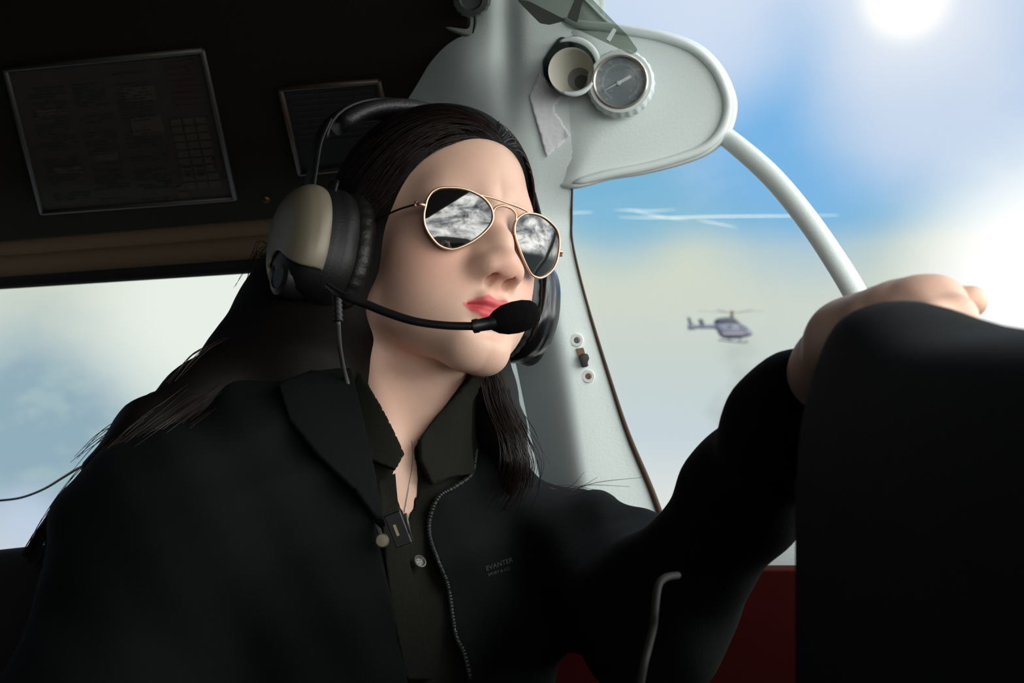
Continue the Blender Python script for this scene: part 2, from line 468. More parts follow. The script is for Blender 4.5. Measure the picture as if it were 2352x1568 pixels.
def build_hair():
    v, q = surface(hair_mass, (-.40, .86, 1.02), (.06, 1.30, 1.48), .0032)
    v2, q2 = surface(lock_core, (-.08, 1.02, 1.05), (.03, 1.20, 1.30), .0026)
    mb = MB(); mb.add(v, q.tolist()); mb.add(v2, q2.tolist())
    rng = np.random.default_rng(11)
    # combed-back strands from the hairline
    n = 520
    ang = rng.uniform(-1.25, 1.25, n); jit = rng.uniform(-.012, .006, n)
    start = np.stack([np.sin(ang)*.066, np.zeros(n), .064-.075*(1-np.cos(ang))*1.05], 1)
    for _ in range(14):
        hv = hairline(start.astype(np.float32)); start[:, 1] -= (hv-jit)*.9
        dv = hair_cap_free(start.astype(np.float32)); g = normal_of(hair_cap_free, start.astype(np.float32)); start -= g*dv[:, None]
    pos = start.copy(); paths = [pos.copy()]
    wav = rng.normal(0, .10, n)
    for k in range(34):
        g = normal_of(hair_cap_free, pos.astype(np.float32))
        side = np.sign(pos[:, 0]+1e-6)
        drop = -.10-.95*np.clip(np.abs(pos[:, 0])/.07, 0, 1)-.5*np.clip((-pos[:, 1])/.08, 0, 1)
        dirv = np.stack([side*.20*(1-np.abs(pos[:, 0])/.07)+wav*.2, -np.ones(n), drop], 1)
        dirv -= g*(dirv*g).sum(1)[:, None]; dirv /= np.linalg.norm(dirv, axis=1)[:, None]
        pos = pos+dirv*.0045
        dv = hair_cap_free(pos.astype(np.float32))-(.0003+.0009*np.abs(np.sin(k*.35+wav*30)))
        pos -= normal_of(hair_cap_free, pos.astype(np.float32))*dv[:, None]
        paths.append(pos.copy())
    paths = np.stack(paths, 1)@HR.T+np.array(HC)
    cs = list(paths[:, ::1])
    # long strands along the back
    L = [(690, 500, 1.20), (618, 640, 1.165), (560, 745, 1.13), (490, 835, 1.085), (400, 905, 1.03), (305, 975, .995), (195, 1085, .975), (110, 1190, .975), (55, 1270, .985)]
    for i in range(620):
        o = abs(rng.normal(0, 1)); a = []
        sh = rng.uniform(-6, 46) if i % 2 else rng.uniform(0, 170); dd = rng.normal(0, .016)-.02*(sh > 40); fl = rng.normal(0, 7)
        ph = rng.uniform(0, 6.28)
        for k, (x, y, d) in enumerate(L):
            w = 1.0 if k < 6 else .45
            a.append(P(x+sh*.75*w+fl*math.sin(k*.9+ph)*.5-(5*o if k > 1 else 0)*.3, y+sh*.75*w+fl*math.sin(k*.7+ph), d+dd))
        end = rng.choice([7, 8, 9, 9]); cs.append(catmull(a[:end], 5))
    # flyaways beside the ear cup and over the shoulder
    for i in range(46):
        x0 = rng.uniform(590, 655); y0 = rng.uniform(545, 640)
        cs.append(catmull([P(x0+40, y0+30, 1.17), P(x0, y0, 1.17), P(x0-rng.uniform(4, 26), y0+rng.uniform(20, 70), 1.165), P(x0-rng.uniform(20, 60), y0+rng.uniform(70, 130), 1.15)], 5))
    for i in range(26):
        t = rng.uniform(0, 1); x0 = 560-260*t; y0 = 770+215*t
        cs.append(catmull([P(x0+40, y0-30, 1.08), P(x0-10, y0-rng.uniform(6, 24), 1.06), P(x0-80, y0+rng.uniform(10, 40), 1.03), P(x0-140, y0+rng.uniform(70, 110), 1.01)], 5))
    for i in range(60):     # combed up over the crown and around the forehead
        t = rng.uniform(0, 1); u0 = rng.uniform(.0, .05)
    # the lock on the far side of the neck
    LK = [(1098, 770, 1.15), (1118, 850, 1.135), (1140, 930, 1.12), (1172, 1000, 1.105), (1190, 1060, 1.10), (1178, 1120, 1.105), (1150, 1175, 1.11)]
    for i in range(210):
        sx = rng.normal(0, 20); dd = rng.normal(0, .016); ph = rng.uniform(0, 6.28); am = rng.uniform(2, 13); sp = rng.normal(0, 16)
        a = [P(x+sx*(.55+.10*k)+am*math.sin(k*1.1+ph)+sp*(k/6)**2, y+rng.normal(0, 3), d+dd-.004) for k, (x, y, d) in enumerate(LK)]
        cs.append(catmull(a[:rng.choice([5, 6, 7])], 6))
    for i in range(5):      # single hairs on the pale post
        x0 = 1215+i*22
        cs.append(catmull([P(x0-40, 1120, 1.16), P(x0, 1128, 1.17), P(x0+70, 1120-rng.uniform(0, 14), 1.18), P(x0+rng.uniform(90, 200), 1100+rng.uniform(-20, 30), 1.18)], 6))
    hair = mb.build('hair', HAIRM, person)
    st = strand_tubes(cs)
    b0 = len(hair.data.vertices)
    # strands join the same mesh with a second material
    me = hair.data; me.materials.append(HAIRW)
    bm = bmesh.new(); bm.from_mesh(me)
    vs = [bm.verts.new(x) for x in st.v]
    for q_ in st.f:
        f = bm.faces.new([vs[i] for i in q_]); f.material_index = 1; f.smooth = True
    bm.to_mesh(me); bm.free()
    return hair
def hair_cap_free(q):
    return smin(skull(q), ell(q, (0, -.020, -.030), (.064, .074, .060)), .04)-.0052
hair = build_hair()

# ------------------------------------------------------------ clothes
CLOTH = mat('jacket cloth', srgb(11, 14, 14), rough=.92, var=.18, scale=90, bump=.25, bscale=700, spec=.12)
SHIRT = mat('shirt cloth', srgb(30, 30, 25), rough=.95, var=.25, scale=500, bump=.5, bscale=1400, spec=.1)
METAL = mat('dull steel', srgb(150, 145, 138), rough=.35, metal=.9, var=.08)
DARKP = mat('black plastic', srgb(17, 18, 17), rough=.42, var=.1)
def trunk(p):
    return smin(torso(p), neck(p), .03)
OPEN = [(792, 800), (822, 985), (848, 1120), (872, 1255), (905, 1400), (950, 1640), (1082, 1640), (1060, 1500), (1040, 1451), (1024, 1349), (1000, 1285), (981, 1225), (984, 1180), (1006, 1138), (1050, 1112), (1080, 1084), (1092, 1040), (1088, 960), (1075, 880), (1060, 760), (880, 740)]
VSKIN = [(838, 860), (872, 950), (908, 1046), (917, 1058), (902, 1084), (903, 1140), (914, 1192), (936, 1196), (950, 1150), (960, 1105), (950, 1030), (1000, 962), (1075, 860), (1060, 780), (900, 780)]
def folds(p):
    px = to_px(p)
    w = .0030*np.sin(px[:, 0]*.016+px[:, 1]*.031+2*np.sin(px[:, 1]*.006))+.0020*np.sin(px[:, 0]*.034-px[:, 1]*.018)
    return w
def jacket_f(p):
    d = torso(p)-.013
    d = smin(d, cone(p, P(880, 1090, 1.14), P(905, 1010, 1.15), .062, .056), .03)      # stand of the collar
    d = smin(d, cone(p, P(650, 1018, 1.06), P(800, 965, 1.10), .050, .055), .05)
    d = smin(d, cone(p, P(400, 1170, .97), P(650, 1045, 1.06), .044, .050), .04)
    # sleeves with their bunched cloth
    d = smin(d, chain(p, [SHL, P(1360, 1326, 1.10), ELB], [.056, .053, .049], .03), .04)
    d = smin(d, chain(p, [ELB, P(1718, 1124, .850), P(1816, 986, .775), P(1862, 930, .760)], [.044, .0320, .0305, .0285], .03), .03)
    d = smin(d, chain(p, [SHR, P(215, 1700, .90), P(300, 2100, .85)], [.058, .064, .062], .03), .03)
    d = smin(d, cone(p, P(1360, 1206, 1.13), P(1410, 1310, 1.06), .019, .02), .018)
    d = smin(d, cone(p, P(1480, 1205, 1.08), P(1550, 1300, 1.0), .017, .03), .018)
    d = smin(d, cone(p, P(1216, 1172, 1.2), P(1255, 1260, 1.16), .013, .03), .02)
    d = smin(d, cone(p, P(1826, 912, .765), P(1885, 990, .748), .0180, .020), .008)        # cuff
    d = d-folds(p)*np.clip((p[:, 1]-.80)*4, .2, 1)
    op = cut_px(p, OPEN, 1.05)
    op = np.maximum(op, p[:, 1]-1.16)
    inner = np.minimum(torso(p)-.003, neck(p)-.012)
    d = np.maximum(d, -op)
    return d
def shirt_f(p):
    d = smin(torso(p)-.0045, neck(p)-.0075, .03)
    d = d+.0012*np.sin(to_px(p)[:, 0]*.05+to_px(p)[:, 1]*.02)
    d = np.maximum(d, -np.maximum(cut_px(p, VSKIN, 1.04), p[:, 1]-1.12))
    d = np.maximum(d, (p[:, 2]-(ZC-.030)-(p[:, 1]-1.06)*.6)*.8)          # neckband at the nape
    return np.maximum(d, .98*(cut_px(p, [(640, 780), (1210, 780), (1250, 1700), (760, 1700)], 1.05)))
v, q = surface(jacket_f, (-.56, .60, .62), (.36, 1.40, 1.30), .0032)
jacket = mesh_obj('jacket', v, q, CLOTH, person)
v, q = surface(shirt_f, (-.24, .86, .74), (.08, 1.30, 1.30), .0026)
shirt = mesh_obj('shirt', v, q, SHIRT, person)
collar_f = lambda p: smin(torso(p)-.005, neck(p)-.008, .03)
panel('collar', collar_f, [(806, 838), (842, 866), (876, 950), (917, 1056), (901, 1086), (850, 1070), (808, 1052), (790, 940)], .004, .004, SHIRT, shirt)
panel('collar', collar_f, [(1092, 858), (1064, 868), (1004, 952), (948, 1020), (950, 1068), (974, 1113), (1012, 1097), (1067, 1089), (1058, 1015), (1062, 930)], .004, .004, SHIRT, shirt)
panel('button_placket', collar_f, [(903, 1090), (905, 1150), (918, 1196), (930, 1300), (960, 1420), (985, 1560), (925, 1560), (890, 1400), (872, 1250), (862, 1110)], .002, .002, SHIRT, shirt)
# lapel of the near side and the collar turned over it
jk = lambda p: smin(torso(p)-.013, cone(p, P(650, 1018, 1.06), P(800, 965, 1.10), .050, .055), .05)
panel('lapel', jk, [(640, 905), (720, 872), (800, 868), (822, 985), (846, 1116), (866, 1230), (800, 1140), (716, 1060), (660, 985)], .004, .004, CLOTH, jacket)
# zip along the far edge
zpx = catmull([(1090, 1035, 0), (1078, 1088, 0), (1040, 1118, 0), (1004, 1140, 0), (984, 1182, 0), (981, 1228, 0), (1000, 1286, 0), (1024, 1350, 0), (1040, 1452, 0), (1060, 1500, 0), (1075, 1560, 0)], 14)
zp = march(jacket_f, zpx[:, 0]+5, zpx[:, 1]); zn = normal_of(jacket_f, zp.astype(np.float32), .005)
zp = zp+zn*.001
mb = MB()
seg = np.linalg.norm(np.diff(zp, axis=0), axis=1).cumsum(); tot = seg[-1]
for s_ in np.arange(0, tot, .0026):
    i = min(int(np.searchsorted(seg, s_)), len(zp)-2); t = zp[i+1]-zp[i]; t /= np.linalg.norm(t)+1e-9
    b = np.cross(zn[i], t); v_, f_ = box_geo(zp[i], (Vector(t), Vector(b), Vector(zn[i])), (.0008, .0016, .0008)); mb.add(v_, f_)
v_, f_ = tube_geo(zp-zn*.0012, .0016, 6); mb.add(v_, f_)
mb.build('zipper', mat('zip teeth', srgb(58, 64, 62), rough=.4, metal=.6), jacket)
# zip slider and its pull
c0 = Vector(march(jacket_f, [1052], [1497])[0])+Vector((0, -.004, 0))
mb = MB()
a1 = (P(1072, 1548, c0.y)-P(1050, 1495, c0.y)).normalized(); a3 = Vector((0, -1, 0)); a2 = a1.cross(a3)
v_, f_ = box_geo(c0, (a1, a2, a3), (.0048, .0032, .0018)); mb.add(v_, f_)
v_, f_ = tube_geo([c0+a1*.002+a3*.003, c0+a1*.006+a3*.004, c0+a1*.007+a2*.0015+a3*.003], .0008, 6); mb.add(v_, f_)
for k in (-1, 1):
    v_, f_ = tube_geo([c0+a1*.006+a2*.0016*k+a3*.003, c0+a1*.020+a2*.0022*k+a3*.003], .0007, 6); mb.add(v_, f_)
v_, f_ = box_geo(c0+a1*.021+a3*.003, (a1, a2, a3), (.0018, .0030, .0009)); mb.add(v_, f_)
mb.build('zipper_pull', METAL, jacket, False)['label'] = 'steel zipper pull'
# shirt button
bp = Vector(march(collar_f, [953], [1300])[0]); bn = Vector(normal_of(collar_f, np.array([bp], np.float32), .004)[0])
if bn.y > 0: bn = -bn
bn = (bn+Vector((-.3, 0, .15))).normalized()
RB = .0048
bt = lathe('button', bp+bn*.0062, bn, [(0, .0004), (RB*.55, .0004), (RB*.72, .0010), (RB*.86, .0018), (RB, .0016), (RB*1.02, .0004), (RB*.8, -.0008), (0, -.0008)], mat('button horn', srgb(92, 88, 80), rough=.35, var=.15), shirt, 32)
R_ = frame_from(bn)
mb = MB()
for sx in (-1, 1):
    for sy in (-1, 1):
        v_, f_ = lathe_geo(bp+bn*.0060+R_ @ Vector((sx*.0011, sy*.0011, 0)), bn, [(.0006, 0), (.0006, .0008), (0, .0008)], 10); mb.add(v_, f_)
bt.data.materials.append(DARKP); bm = bmesh.new(); bm.from_mesh(bt.data); vs = [bm.verts.new(x) for x in mb.v]
for q_ in mb.f: bm.faces.new([vs[i] for i in q_]).material_index = 1
bm.to_mesh(bt.data); bm.free()
# embroidered lettering on the chest
def lettering(s, size, x, y, dirpx):
    V, Fc = text_geo(s, size)
    c = Vector(march(jacket_f, [x], [y])[0]); e = (P(*dirpx, c.y)-P(0, 0, c.y)).normalized()
    n = Vector((0, -1, 0)); up = e.cross(n)*-1
    if up.z < 0: up = -up
    pts = []
    for v in V:
        w = c+e*(v.x+v.y*.18)+up*v.y
        pts.append(w)
    q = np.array([tuple(w) for w in pts], np.float32); px = to_px(q)
    hit = march(jacket_f, px[:, 0], px[:, 1]); hit[:, 1] -= .0012
    return hit, Fc
mb2 = MB()
V, Fc = lettering('EVANTER', .0050, 1147, 1295, (58, -20)); mb2.add(V, Fc)
V, Fc = lettering('SPORT & CO', .0030, 1146, 1312, (58, -18)); mb2.add(V, Fc)
mb2.build('embroidery', mat('embroidery thread', srgb(98, 99, 96), rough=.8), jacket, False)['label'] = 'grey embroidered lettering'
# ============================================================ SUNGLASSES
GOLD = mat('rose gold wire', srgb(232, 190, 162), rough=.45, metal=1.0, var=.05)
LENS = bpy.data.materials.new('mirrored dark lens'); LENS.use_nodes = True
def lens_mat():
    nt = LENS.node_tree; b = nt.nodes['Principled BSDF']; b.inputs['Base Color'].default_value = (.006, .006, .006, 1); b.inputs['Roughness'].default_value = .05
    g = nt.nodes.new('ShaderNodeBsdfGlossy'); g.inputs['Roughness'].default_value = .0; g.inputs['Color'].default_value = (1, 1, .98, 1)
    mx = nt.nodes.new('ShaderNodeMixShader'); lw = nt.nodes.new('ShaderNodeLayerWeight'); lw.inputs['Blend'].default_value = .25
    mp = nt.nodes.new('ShaderNodeMapRange'); mp.inputs['From Min'].default_value = 0; mp.inputs['From Max'].default_value = 1; mp.inputs['To Min'].default_value = .055; mp.inputs['To Max'].default_value = .14
    nt.links.new(lw.outputs['Facing'], mp.inputs['Value']); nt.links.new(mp.outputs['Result'], mx.inputs['Fac'])
    nt.links.new(b.outputs[0], mx.inputs[1]); nt.links.new(g.outputs[0], mx.inputs[2]); nt.links.new(mx.outputs[0], nt.nodes['Material Output'].inputs['Surface'])
lens_mat()
glasses = thing('sunglasses', "aviator sunglasses with thin gold wire frame and dark mirrored lenses on the woman's face", 'sunglasses', HL(0, .104, 0))
LC = np.array([-.0308, .0962, -.0075]); LN = np.array([-math.tan(math.radians(14)), 1.0, -.165]); LN /= np.linalg.norm(LN)
LPX = np.array([(75, 265), (92, 200), (130, 140), (178, 106), (230, 90), (330, 88), (430, 98), (530, 128), (640, 185), (706, 255), (738, 330), (732, 410), (680, 490), (590, 572), (480, 640), (370, 682), (290, 680), (200, 640), (120, 550), (70, 450), (60, 350)], float)/4.238+np.array([960, 410])
def to_lens_plane(px):
    pl = (HRM @ Vector(LN), HL(*LC)); out = []
    for x, y in px:
        w = ray_plane(x, y, pl); out.append(np.array(w-HC) @ HR)
    return np.array(out)
lo1 = to_lens_plane(LPX)
lo1 = catmull(list(lo1)+[lo1[0]], 4)[:-1]
LCEN = lo1.mean(0); BASE = .105
def bulge(pts):
    r2 = ((pts-LCEN)**2).sum(1)
    return pts-LN*(r2/(2*BASE))[:, None]+LN*.0022
def lens_geo(mir):
    rings = [bulge(LCEN+(lo1-LCEN)*t) for t in (1, .86, .7, .52, .34, .17)]
    V = np.concatenate(rings+[bulge(LCEN[None])]); n = len(lo1); Fc = []
    for i in range(5):
        for k in range(n): Fc.append((i*n+k, i*n+(k+1) % n, (i+1)*n+(k+1) % n, (i+1)*n+k))
    for k in range(n): Fc.append((5*n+k, 5*n+(k+1) % n, 6*n))
    V = V.copy()
    if mir: V[:, 0] *= -1; Fc = [f[::-1] for f in Fc]
    return V@HR.T+np.array(HC), Fc
def to_w(l): return np.asarray(l)@HR.T+np.array(HC)
M1 = np.array([-1, 1, 1])
for mir in (False, True):
    V, Fc = lens_geo(mir); back = V-np.array(HRM @ Vector(LN*(M1 if mir else 1)))*.0015; nv = len(V)
    l = mesh_obj('lens', np.concatenate([V, back]), list(Fc)+[tuple(nv+i for i in f[::-1]) for f in Fc], LENS, glasses)
    ed = bulge(lo1)*(M1 if mir else 1)
    mb = MB(); v_, f_ = tube_geo(to_w(ed+LN*(M1 if mir else 1)*.0003),   .00095, 10, closed=True); mb.add(v_, f_)
    rim = mb.build('rim', GOLD, glasses)
    # hinge, temple arm, nose pad
    k = 1 if not mir else -1
    e0 = bulge(lo1[:1])[0]*(M1 if mir else 1)
    hb_ = [e0, e0+np.array([-.0035*k, -.001, .0006]), e0+np.array([-.0058*k, -.0045, .0008])]
    mb = MB(); v_, f_ = tube_geo(to_w(hb_), [.0013, .0017, .0012], 8); mb.add(v_, f_)
    v_, f_ = lathe_geo(to_w(hb_[2:])[0]-np.array(HRM.col[2])*.0022, HRM.col[2], [(0, 0), (.0013, 0), (.0013, .0044), (0, .0044)], 10); mb.add(v_, f_)
    mb.build('hinge', GOLD, glasses)
    h = hb_[2]
    arm_l = [h, h+np.array([-.0030*k, -.022, .0006]), h+np.array([-.0034*k, -.058, .0002]), h+np.array([-.002*k, -.088, -.002]), h+np.array([-.001*k, -.104, -.022])]
    tube('temple_arm', to_w(catmull(arm_l, 6)), .0008, mat('dark temple wire', srgb(70, 58, 46), rough=.35, metal=.9), glasses, 8)
    pd = np.array([-.0092*k, .0955, -.012])
    mb = MB(); v_, f_ = lathe_geo(Vector(to_w(pd[None])[0]), HRM @ Vector((-.75*k, .6, .1)), [(0, -.0006), (.0034, -.0004), (.0034, .0004), (0, .0006)], 16); mb.add(v_, f_)
    ii = int(np.argmin(np.abs(lo1[:, 0]-lo1[:, 0].max())+np.abs(lo1[:, 2]+.010)*.6)); e1 = bulge(lo1[ii:ii+1])[0]*(M1 if mir else 1)
    v_, f_ = tube_geo(to_w(catmull([e1, (e1+pd)/2+np.array([0, -.003, 0]), pd], 4)), .0005, 6); mb.add(v_, f_)
    mb.build('nose_pad', mat('nose pad', srgb(150, 138, 124), rough=.3), glasses)
# top bar and bridge between the rims
def at_rim(x, y): return lo1[np.argmin(((lo1-to_lens_plane([(x, y)])[0])**2).sum(1))]
a_ = bulge(at_rim(1098, 445)[None])[0]; b_ = bulge(at_rim(1134, 490)[None])[0]
tube('top_bar', to_w(catmull([a_, a_*np.array([.5, 1, 1])+np.array([0, .0014, .0006]), np.array([0, a_[1]+.0018, a_[2]+.0006]), a_*np.array([-.5, 1, 1])+np.array([0, .0014, .0006]), a_*M1], 6)), .0009, GOLD, glasses, 8)
tube('bridge', to_w(catmull([b_, b_+np.array([.0012, .0012, .0040]), np.array([-.0052, b_[1]+.0026, b_[2]+.0066]), np.array([0, b_[1]+.0032, b_[2]+.0072]), np.array([.0052, b_[1]+.0026, b_[2]+.0066]), (b_+np.array([.0012, .0012, .0040]))*M1, b_*M1], 6)), .0010, GOLD, glasses, 8)

# ============================================================ HEADSET
RUB = mat('black rubber', srgb(16, 17, 16), rough=.5, var=.1, bump=.1, bscale=500, spec=.4)
LEATH = mat('black leatherette', srgb(24, 24, 23), rough=.45, var=.12, bump=.25, bscale=500, spec=.45)
SHELL = mat('beige cup shell', srgb(120, 112, 94), rough=.45, metal=.15, var=.04)
GLOSSB = mat('glossy black cup', srgb(14, 15, 14), rough=.18, var=.05, spec=.5)
headset = thing('headset', "black aviation headset with one beige ear cup shell worn over the woman's hair", 'headset', HL(0, 0, .12))
CU = np.array([0, .001, -.0245])
def cup_rings(k, rings, n=56, power=2.3, wob=None):
    """rings of superellipses: (x, half f, half u)"""
    V = []; Fc = []
    for i, (x, a, b) in enumerate(rings):
        for j in range(n):
            t = 2*math.pi*j/n; c, s = math.cos(t), math.sin(t)
            cf = math.copysign(abs(c)**(2/power), c)*a; cu = math.copysign(abs(s)**(2/power), s)*b
            w = wob(i, j) if wob else 1
            V.append((k*x, CU[1]+cf*w, CU[2]+cu*w))
    for i in range(len(rings)-1):
        for j in range(n):
            j2 = (j+1) % n; q = (i*n+j, i*n+j2, (i+1)*n+j2, (i+1)*n+j); Fc.append(q if k > 0 else q[::-1])
    return np.array(V), Fc
for k in (-1, 1):
    # soft ring against the head, with its gathered seam
    V, Fc = cup_rings(k, [(.070, .022, .029), (.068, .030, .038), (.071, .036, .0445), (.077, .0385, .047), (.083, .037, .0455), (.086, .033, .0415), (.086, .020, .028)], 112, 2.2, lambda i, j: 1+(.018 if (j//2) % 2 and i in (3, 4) else 0))
    mesh_obj('ear_cushion', to_w(V), Fc, LEATH, headset)
    if k < 0: rings = [(.084, .030, .038), (.0855, .0365, .0445), (.090, .0380, .0460), (.097, .0380, .0460), (.099, .0365, .0445), (.104, .0365, .0445), (.106, .0352, .0432), (.117, .0335, .0410), (.125, .028, .034), (.1295, .018, .022), (.1305, .006, .008)]
    else: rings = [(.084, .030, .038), (.0855, .0365, .0445), (.089, .0385, .0465), (.095, .0385, .0465), (.0965, .0370, .0450), (.100, .0370, .0450), (.102, .0360, .0438), (.108, .0335, .0410), (.113, .027, .033), (.1165, .016, .021), (.1172, .006, .008)]
    V, Fc = cup_rings(k, rings, 64, 2.25)
    Fc.append(tuple(range(10*64, 11*64)) if k > 0 else tuple(range(11*64-1, 10*64-1, -1)))
    cup = smooth_angle(mesh_obj('ear_cup', to_w(V), Fc, RUB if k < 0 else GLOSSB, headset), 50)
    if k < 0:
        # outer shell with its scalloped lower edge
        n = 120; V, Fc = cup_rings(k, [tuple(r) for r in catmull([(.1085, .0357, .0429), (.1110, .0363, .0437), (.1150, .0363, .0437), (.1190, .0352, .0426), (.1250, .0314, .0384), (.1295, .0250, .0310), (.1322, .016, .020), (.1330, .006, .008), (.1332, .0005, .0007)], 5)], n, 2.3)
        def cutline(f): return CU[2]-.0205+.0085*math.cos((f-CU[1]+.0030)/.0105)-(.014 if f < CU[1]-.020 else 0)
        low = [v[2] < cutline(v[1]) for v in V]
        for i, v in enumerate(V):
            if low[i]: V[i, 2] = cutline(v[1])
        bm = bmesh.new(); vs = [bm.verts.new(HC+HRM @ Vector(v)) for v in V]
        for f in Fc:
            if not all(low[i] for i in f): bm.faces.new([vs[i] for i in f])
        for v in [v for v in bm.verts if not v.link_faces]: bm.verts.remove(v)
        bmesh.ops.remove_doubles(bm, verts=bm.verts, dist=.0001)
        sh = bm_obj('cup_shell', bm, SHELL, cup); md = sh.modifiers.new('thickness', 'SOLIDIFY'); md.thickness = .0022; md.offset = 1
        sh['label'] = 'satin beige shell'
    # boom pivot boss below the shell
    c_ = HL(k*(.120 if k < 0 else .107), -.003, CU[2]-.029)
    lathe('pivot', c_, HRM @ Vector((k, 0, -.1)), [(.0160, -.012), (.0160, .004), (.0145, .0068), (.010, .0085), (.0095, .0076), (0, .0076)], RUB, cup, 36)
    # hanger arm between band and cup
    ya = [(k*.100, -.006, .082), (k*.107, -.005, .060), (k*.109, -.004, .036), (k*.109, -.004, .014), (k*.105, -.003, .000)]
    v_, f_ = tube_geo(to_w(catmull(ya, 6)), [.0065, .0075, .008, .008, .006], 14, flat=.35, ref=HRM.col[0]); mesh_obj('hanger', np.array(v_), f_, RUB, headset)
    tab = [(k*.0990, .014, .024), (k*.1010, .014, .008), (k*.1000, .014, -.004)]
    v_, f_ = tube_geo(to_w(catmull(tab, 5)), [.0070, .0075, .0062], 12, flat=.4, ref=HRM.col[0]); mesh_obj('slider_tab', np.array(v_), f_, RUB, headset)
# padded band over the crown
arc = []
for i in range(25):
    t = math.pi*i/24; arc.append((-math.cos(t)*.101, -.012-.004*math.sin(t), .066+math.sin(t)*.0610))
v_, f_ = tube_geo(to_w(arc), .0135, 16, flat=.42, ref=None); bandm = None
ring_up = []
def strap(path, width, thick, n=14, pw=.6):
    path = np.array(path); tan = np.gradient(path, axis=0); tan /= np.linalg.norm(tan, axis=1)[:, None]; V = []; Fc = []
    for i, p in enumerate(path):
        wdir = np.array([0, 1., 0]); nn = np.cross(tan[i], wdir); nn /= np.linalg.norm(nn)
        w = width(i/(len(path)-1)) if callable(width) else width
        for j in range(n):
            a = 2*math.pi*j/n; c, s = math.cos(a), math.sin(a)
            V.append(p+wdir*math.copysign(abs(c)**pw, c)*w+nn*math.copysign(abs(s)**pw, s)*thick)
    for i in range(len(path)-1):
        for j in range(n):
            j2 = (j+1) % n; Fc.append((i*n+j, i*n+j2, (i+1)*n+j2, (i+1)*n+j))
    Fc.append(tuple(range(n-1, -1, -1))); Fc.append(tuple((len(path)-1)*n+j for j in range(n)))
    return np.array(V), Fc
V, Fc = strap(arc, .011, .0022); band = mesh_obj('headband', to_w(V), Fc, RUB, headset)
arc2 = [(-math.cos(t)*.094, -.012, .060+math.sin(t)*.0610) for t in np.linspace(.42, math.pi-.42, 22)]
V, Fc = strap(arc2, lambda t: .017*(.7+.3*math.sin(math.pi*t)), .0068); mesh_obj('band_pad', to_w(V), Fc, LEATH, band)
# microphone boom
bpts = [P(752, 655, .985), P(775, 672, .972), P(800, 684, .965), P(840, 698, .962), P(885, 716, .957), P(950, 737, .950), P(1020, 747, .945), P(1088, 749, .942)]
bt_ = catmull(bpts, 8)
boom = tube('microphone_boom', bt_, [.0020, .0026, .0030, .0030, .0028, .0028], RUB, headset, 12)
d_ = (P(1150, 737, .942)-P(1088, 749, .942)).normalized()
lathe('mic_collar', P(1084, 750, .942), d_, [(.0030, 0), (.0046, .0006), (.0048, .004), (.0042, .0050), (.0046, .0125), (.0060, .0205), (.0056, .0235), (0, .0235)], DARKP, boom, 28, up=(0, 1, 0))
V, Fc = lathe_geo(P(1120, 744, .943), (P(1236, 716, .948)-P(1120, 744, .943)), [(.0001, .000), (.0048, .0020), (.0078, .006), (.0100, .012), (.0108, .019), (.0104, .026), (.0088, .0315), (.0060, .0345), (.0025, .0358), (.0001, .036)], 32)
mic = mesh_obj('microphone_foam', V, Fc, mat('foam', srgb(13, 13, 12), rough=.95, bump=1.0, bscale=1500, spec=.1), boom)
# cable down to the clip
cpx = [(774, 668, .992), (775, 700, .990), (777, 738, .988)]
rel = catmull([P(*c) for c in cpx], 10)
v_, f_ = tube_geo(rel, [.0036 if i % 3 else .0029 for i in range(len(rel))], 12); sr = mesh_obj('strain_relief', np.array(v_), f_, RUB, headset)
cl = [(777, 738), (780, 790), (788, 840), (800, 885), (818, 945), (832, 990), (841, 1040), (848, 1100), (856, 1160), (866, 1205), (878, 1236)]
cd = []
for x, y in cl:
    h = march(lambda p: np.minimum(np.minimum(jk(p), hair_mass(p)), shirt_f(p)), [x], [y])[0]; cd.append(h[1])
cd = np.minimum(np.array(cd)-.008, [.988, .985, 2, 2, 2, 2, 2, 2, 2, 2, 2]); cd = np.convolve(np.pad(cd, 1, 'edge'), [.25, .5, .25], 'valid')
cable = tube('headset_cable', catmull([P(x, y, d) for (x, y), d in zip(cl, cd)], 8), .0016, mat('grey cable', srgb(74, 76, 72), rough=.5), headset, 10)
# clip on the shirt placket
cy = float(cd[-1]); cc = P(915, 1214, cy-.002); a1 = (P(930, 1250, cy)-P(903, 1180, cy)).normalized(); a3 = Vector((0, -1, 0)); a2 = a1.cross(a3)
mb = MB(); bm = bmesh.new(); v_, f_ = box_geo(cc, (a1, a2, a3), (.0128, .0068, .0040)); vs = [bm.verts.new(x) for x in v_]
for q_ in f_: bm.faces.new([vs[i] for i in q_])
bmesh.ops.recalc_face_normals(bm, faces=bm.faces); bmesh.ops.bevel(bm, geom=bm.edges[:], offset=.0016, segments=3, affect='EDGES')
clip = smooth_angle(bm_obj('cable_clip', bm, DARKP, headset))
lathe('clip_button', P(878, 1241, cy-.004), (-.1, -1, .1), [(.0046, -.004), (.0048, 0), (.0040, .0010), (0, .0012)], mat('clip button', srgb(168, 158, 142), rough=.45, metal=.5), clip, 32)['label'] = 'round silver clip button'
mb = MB(); v_, f_ = box_geo(cc+a3*.0040+a2*.0012+a1*.0, (a1, a2, a3), (.0040, .0009, .0006)); mb.add(v_, f_)
mb.build('clip_spring', mat('brass', srgb(214, 196, 150), rough=.3, metal=.8), clip, False)
tube('clip_lever', [P(931, 1178, cy-.008), P(941, 1224, cy-.009)], .0011, mat('grey lever', srgb(96, 94, 88), rough=.4, metal=.4), clip, 8)
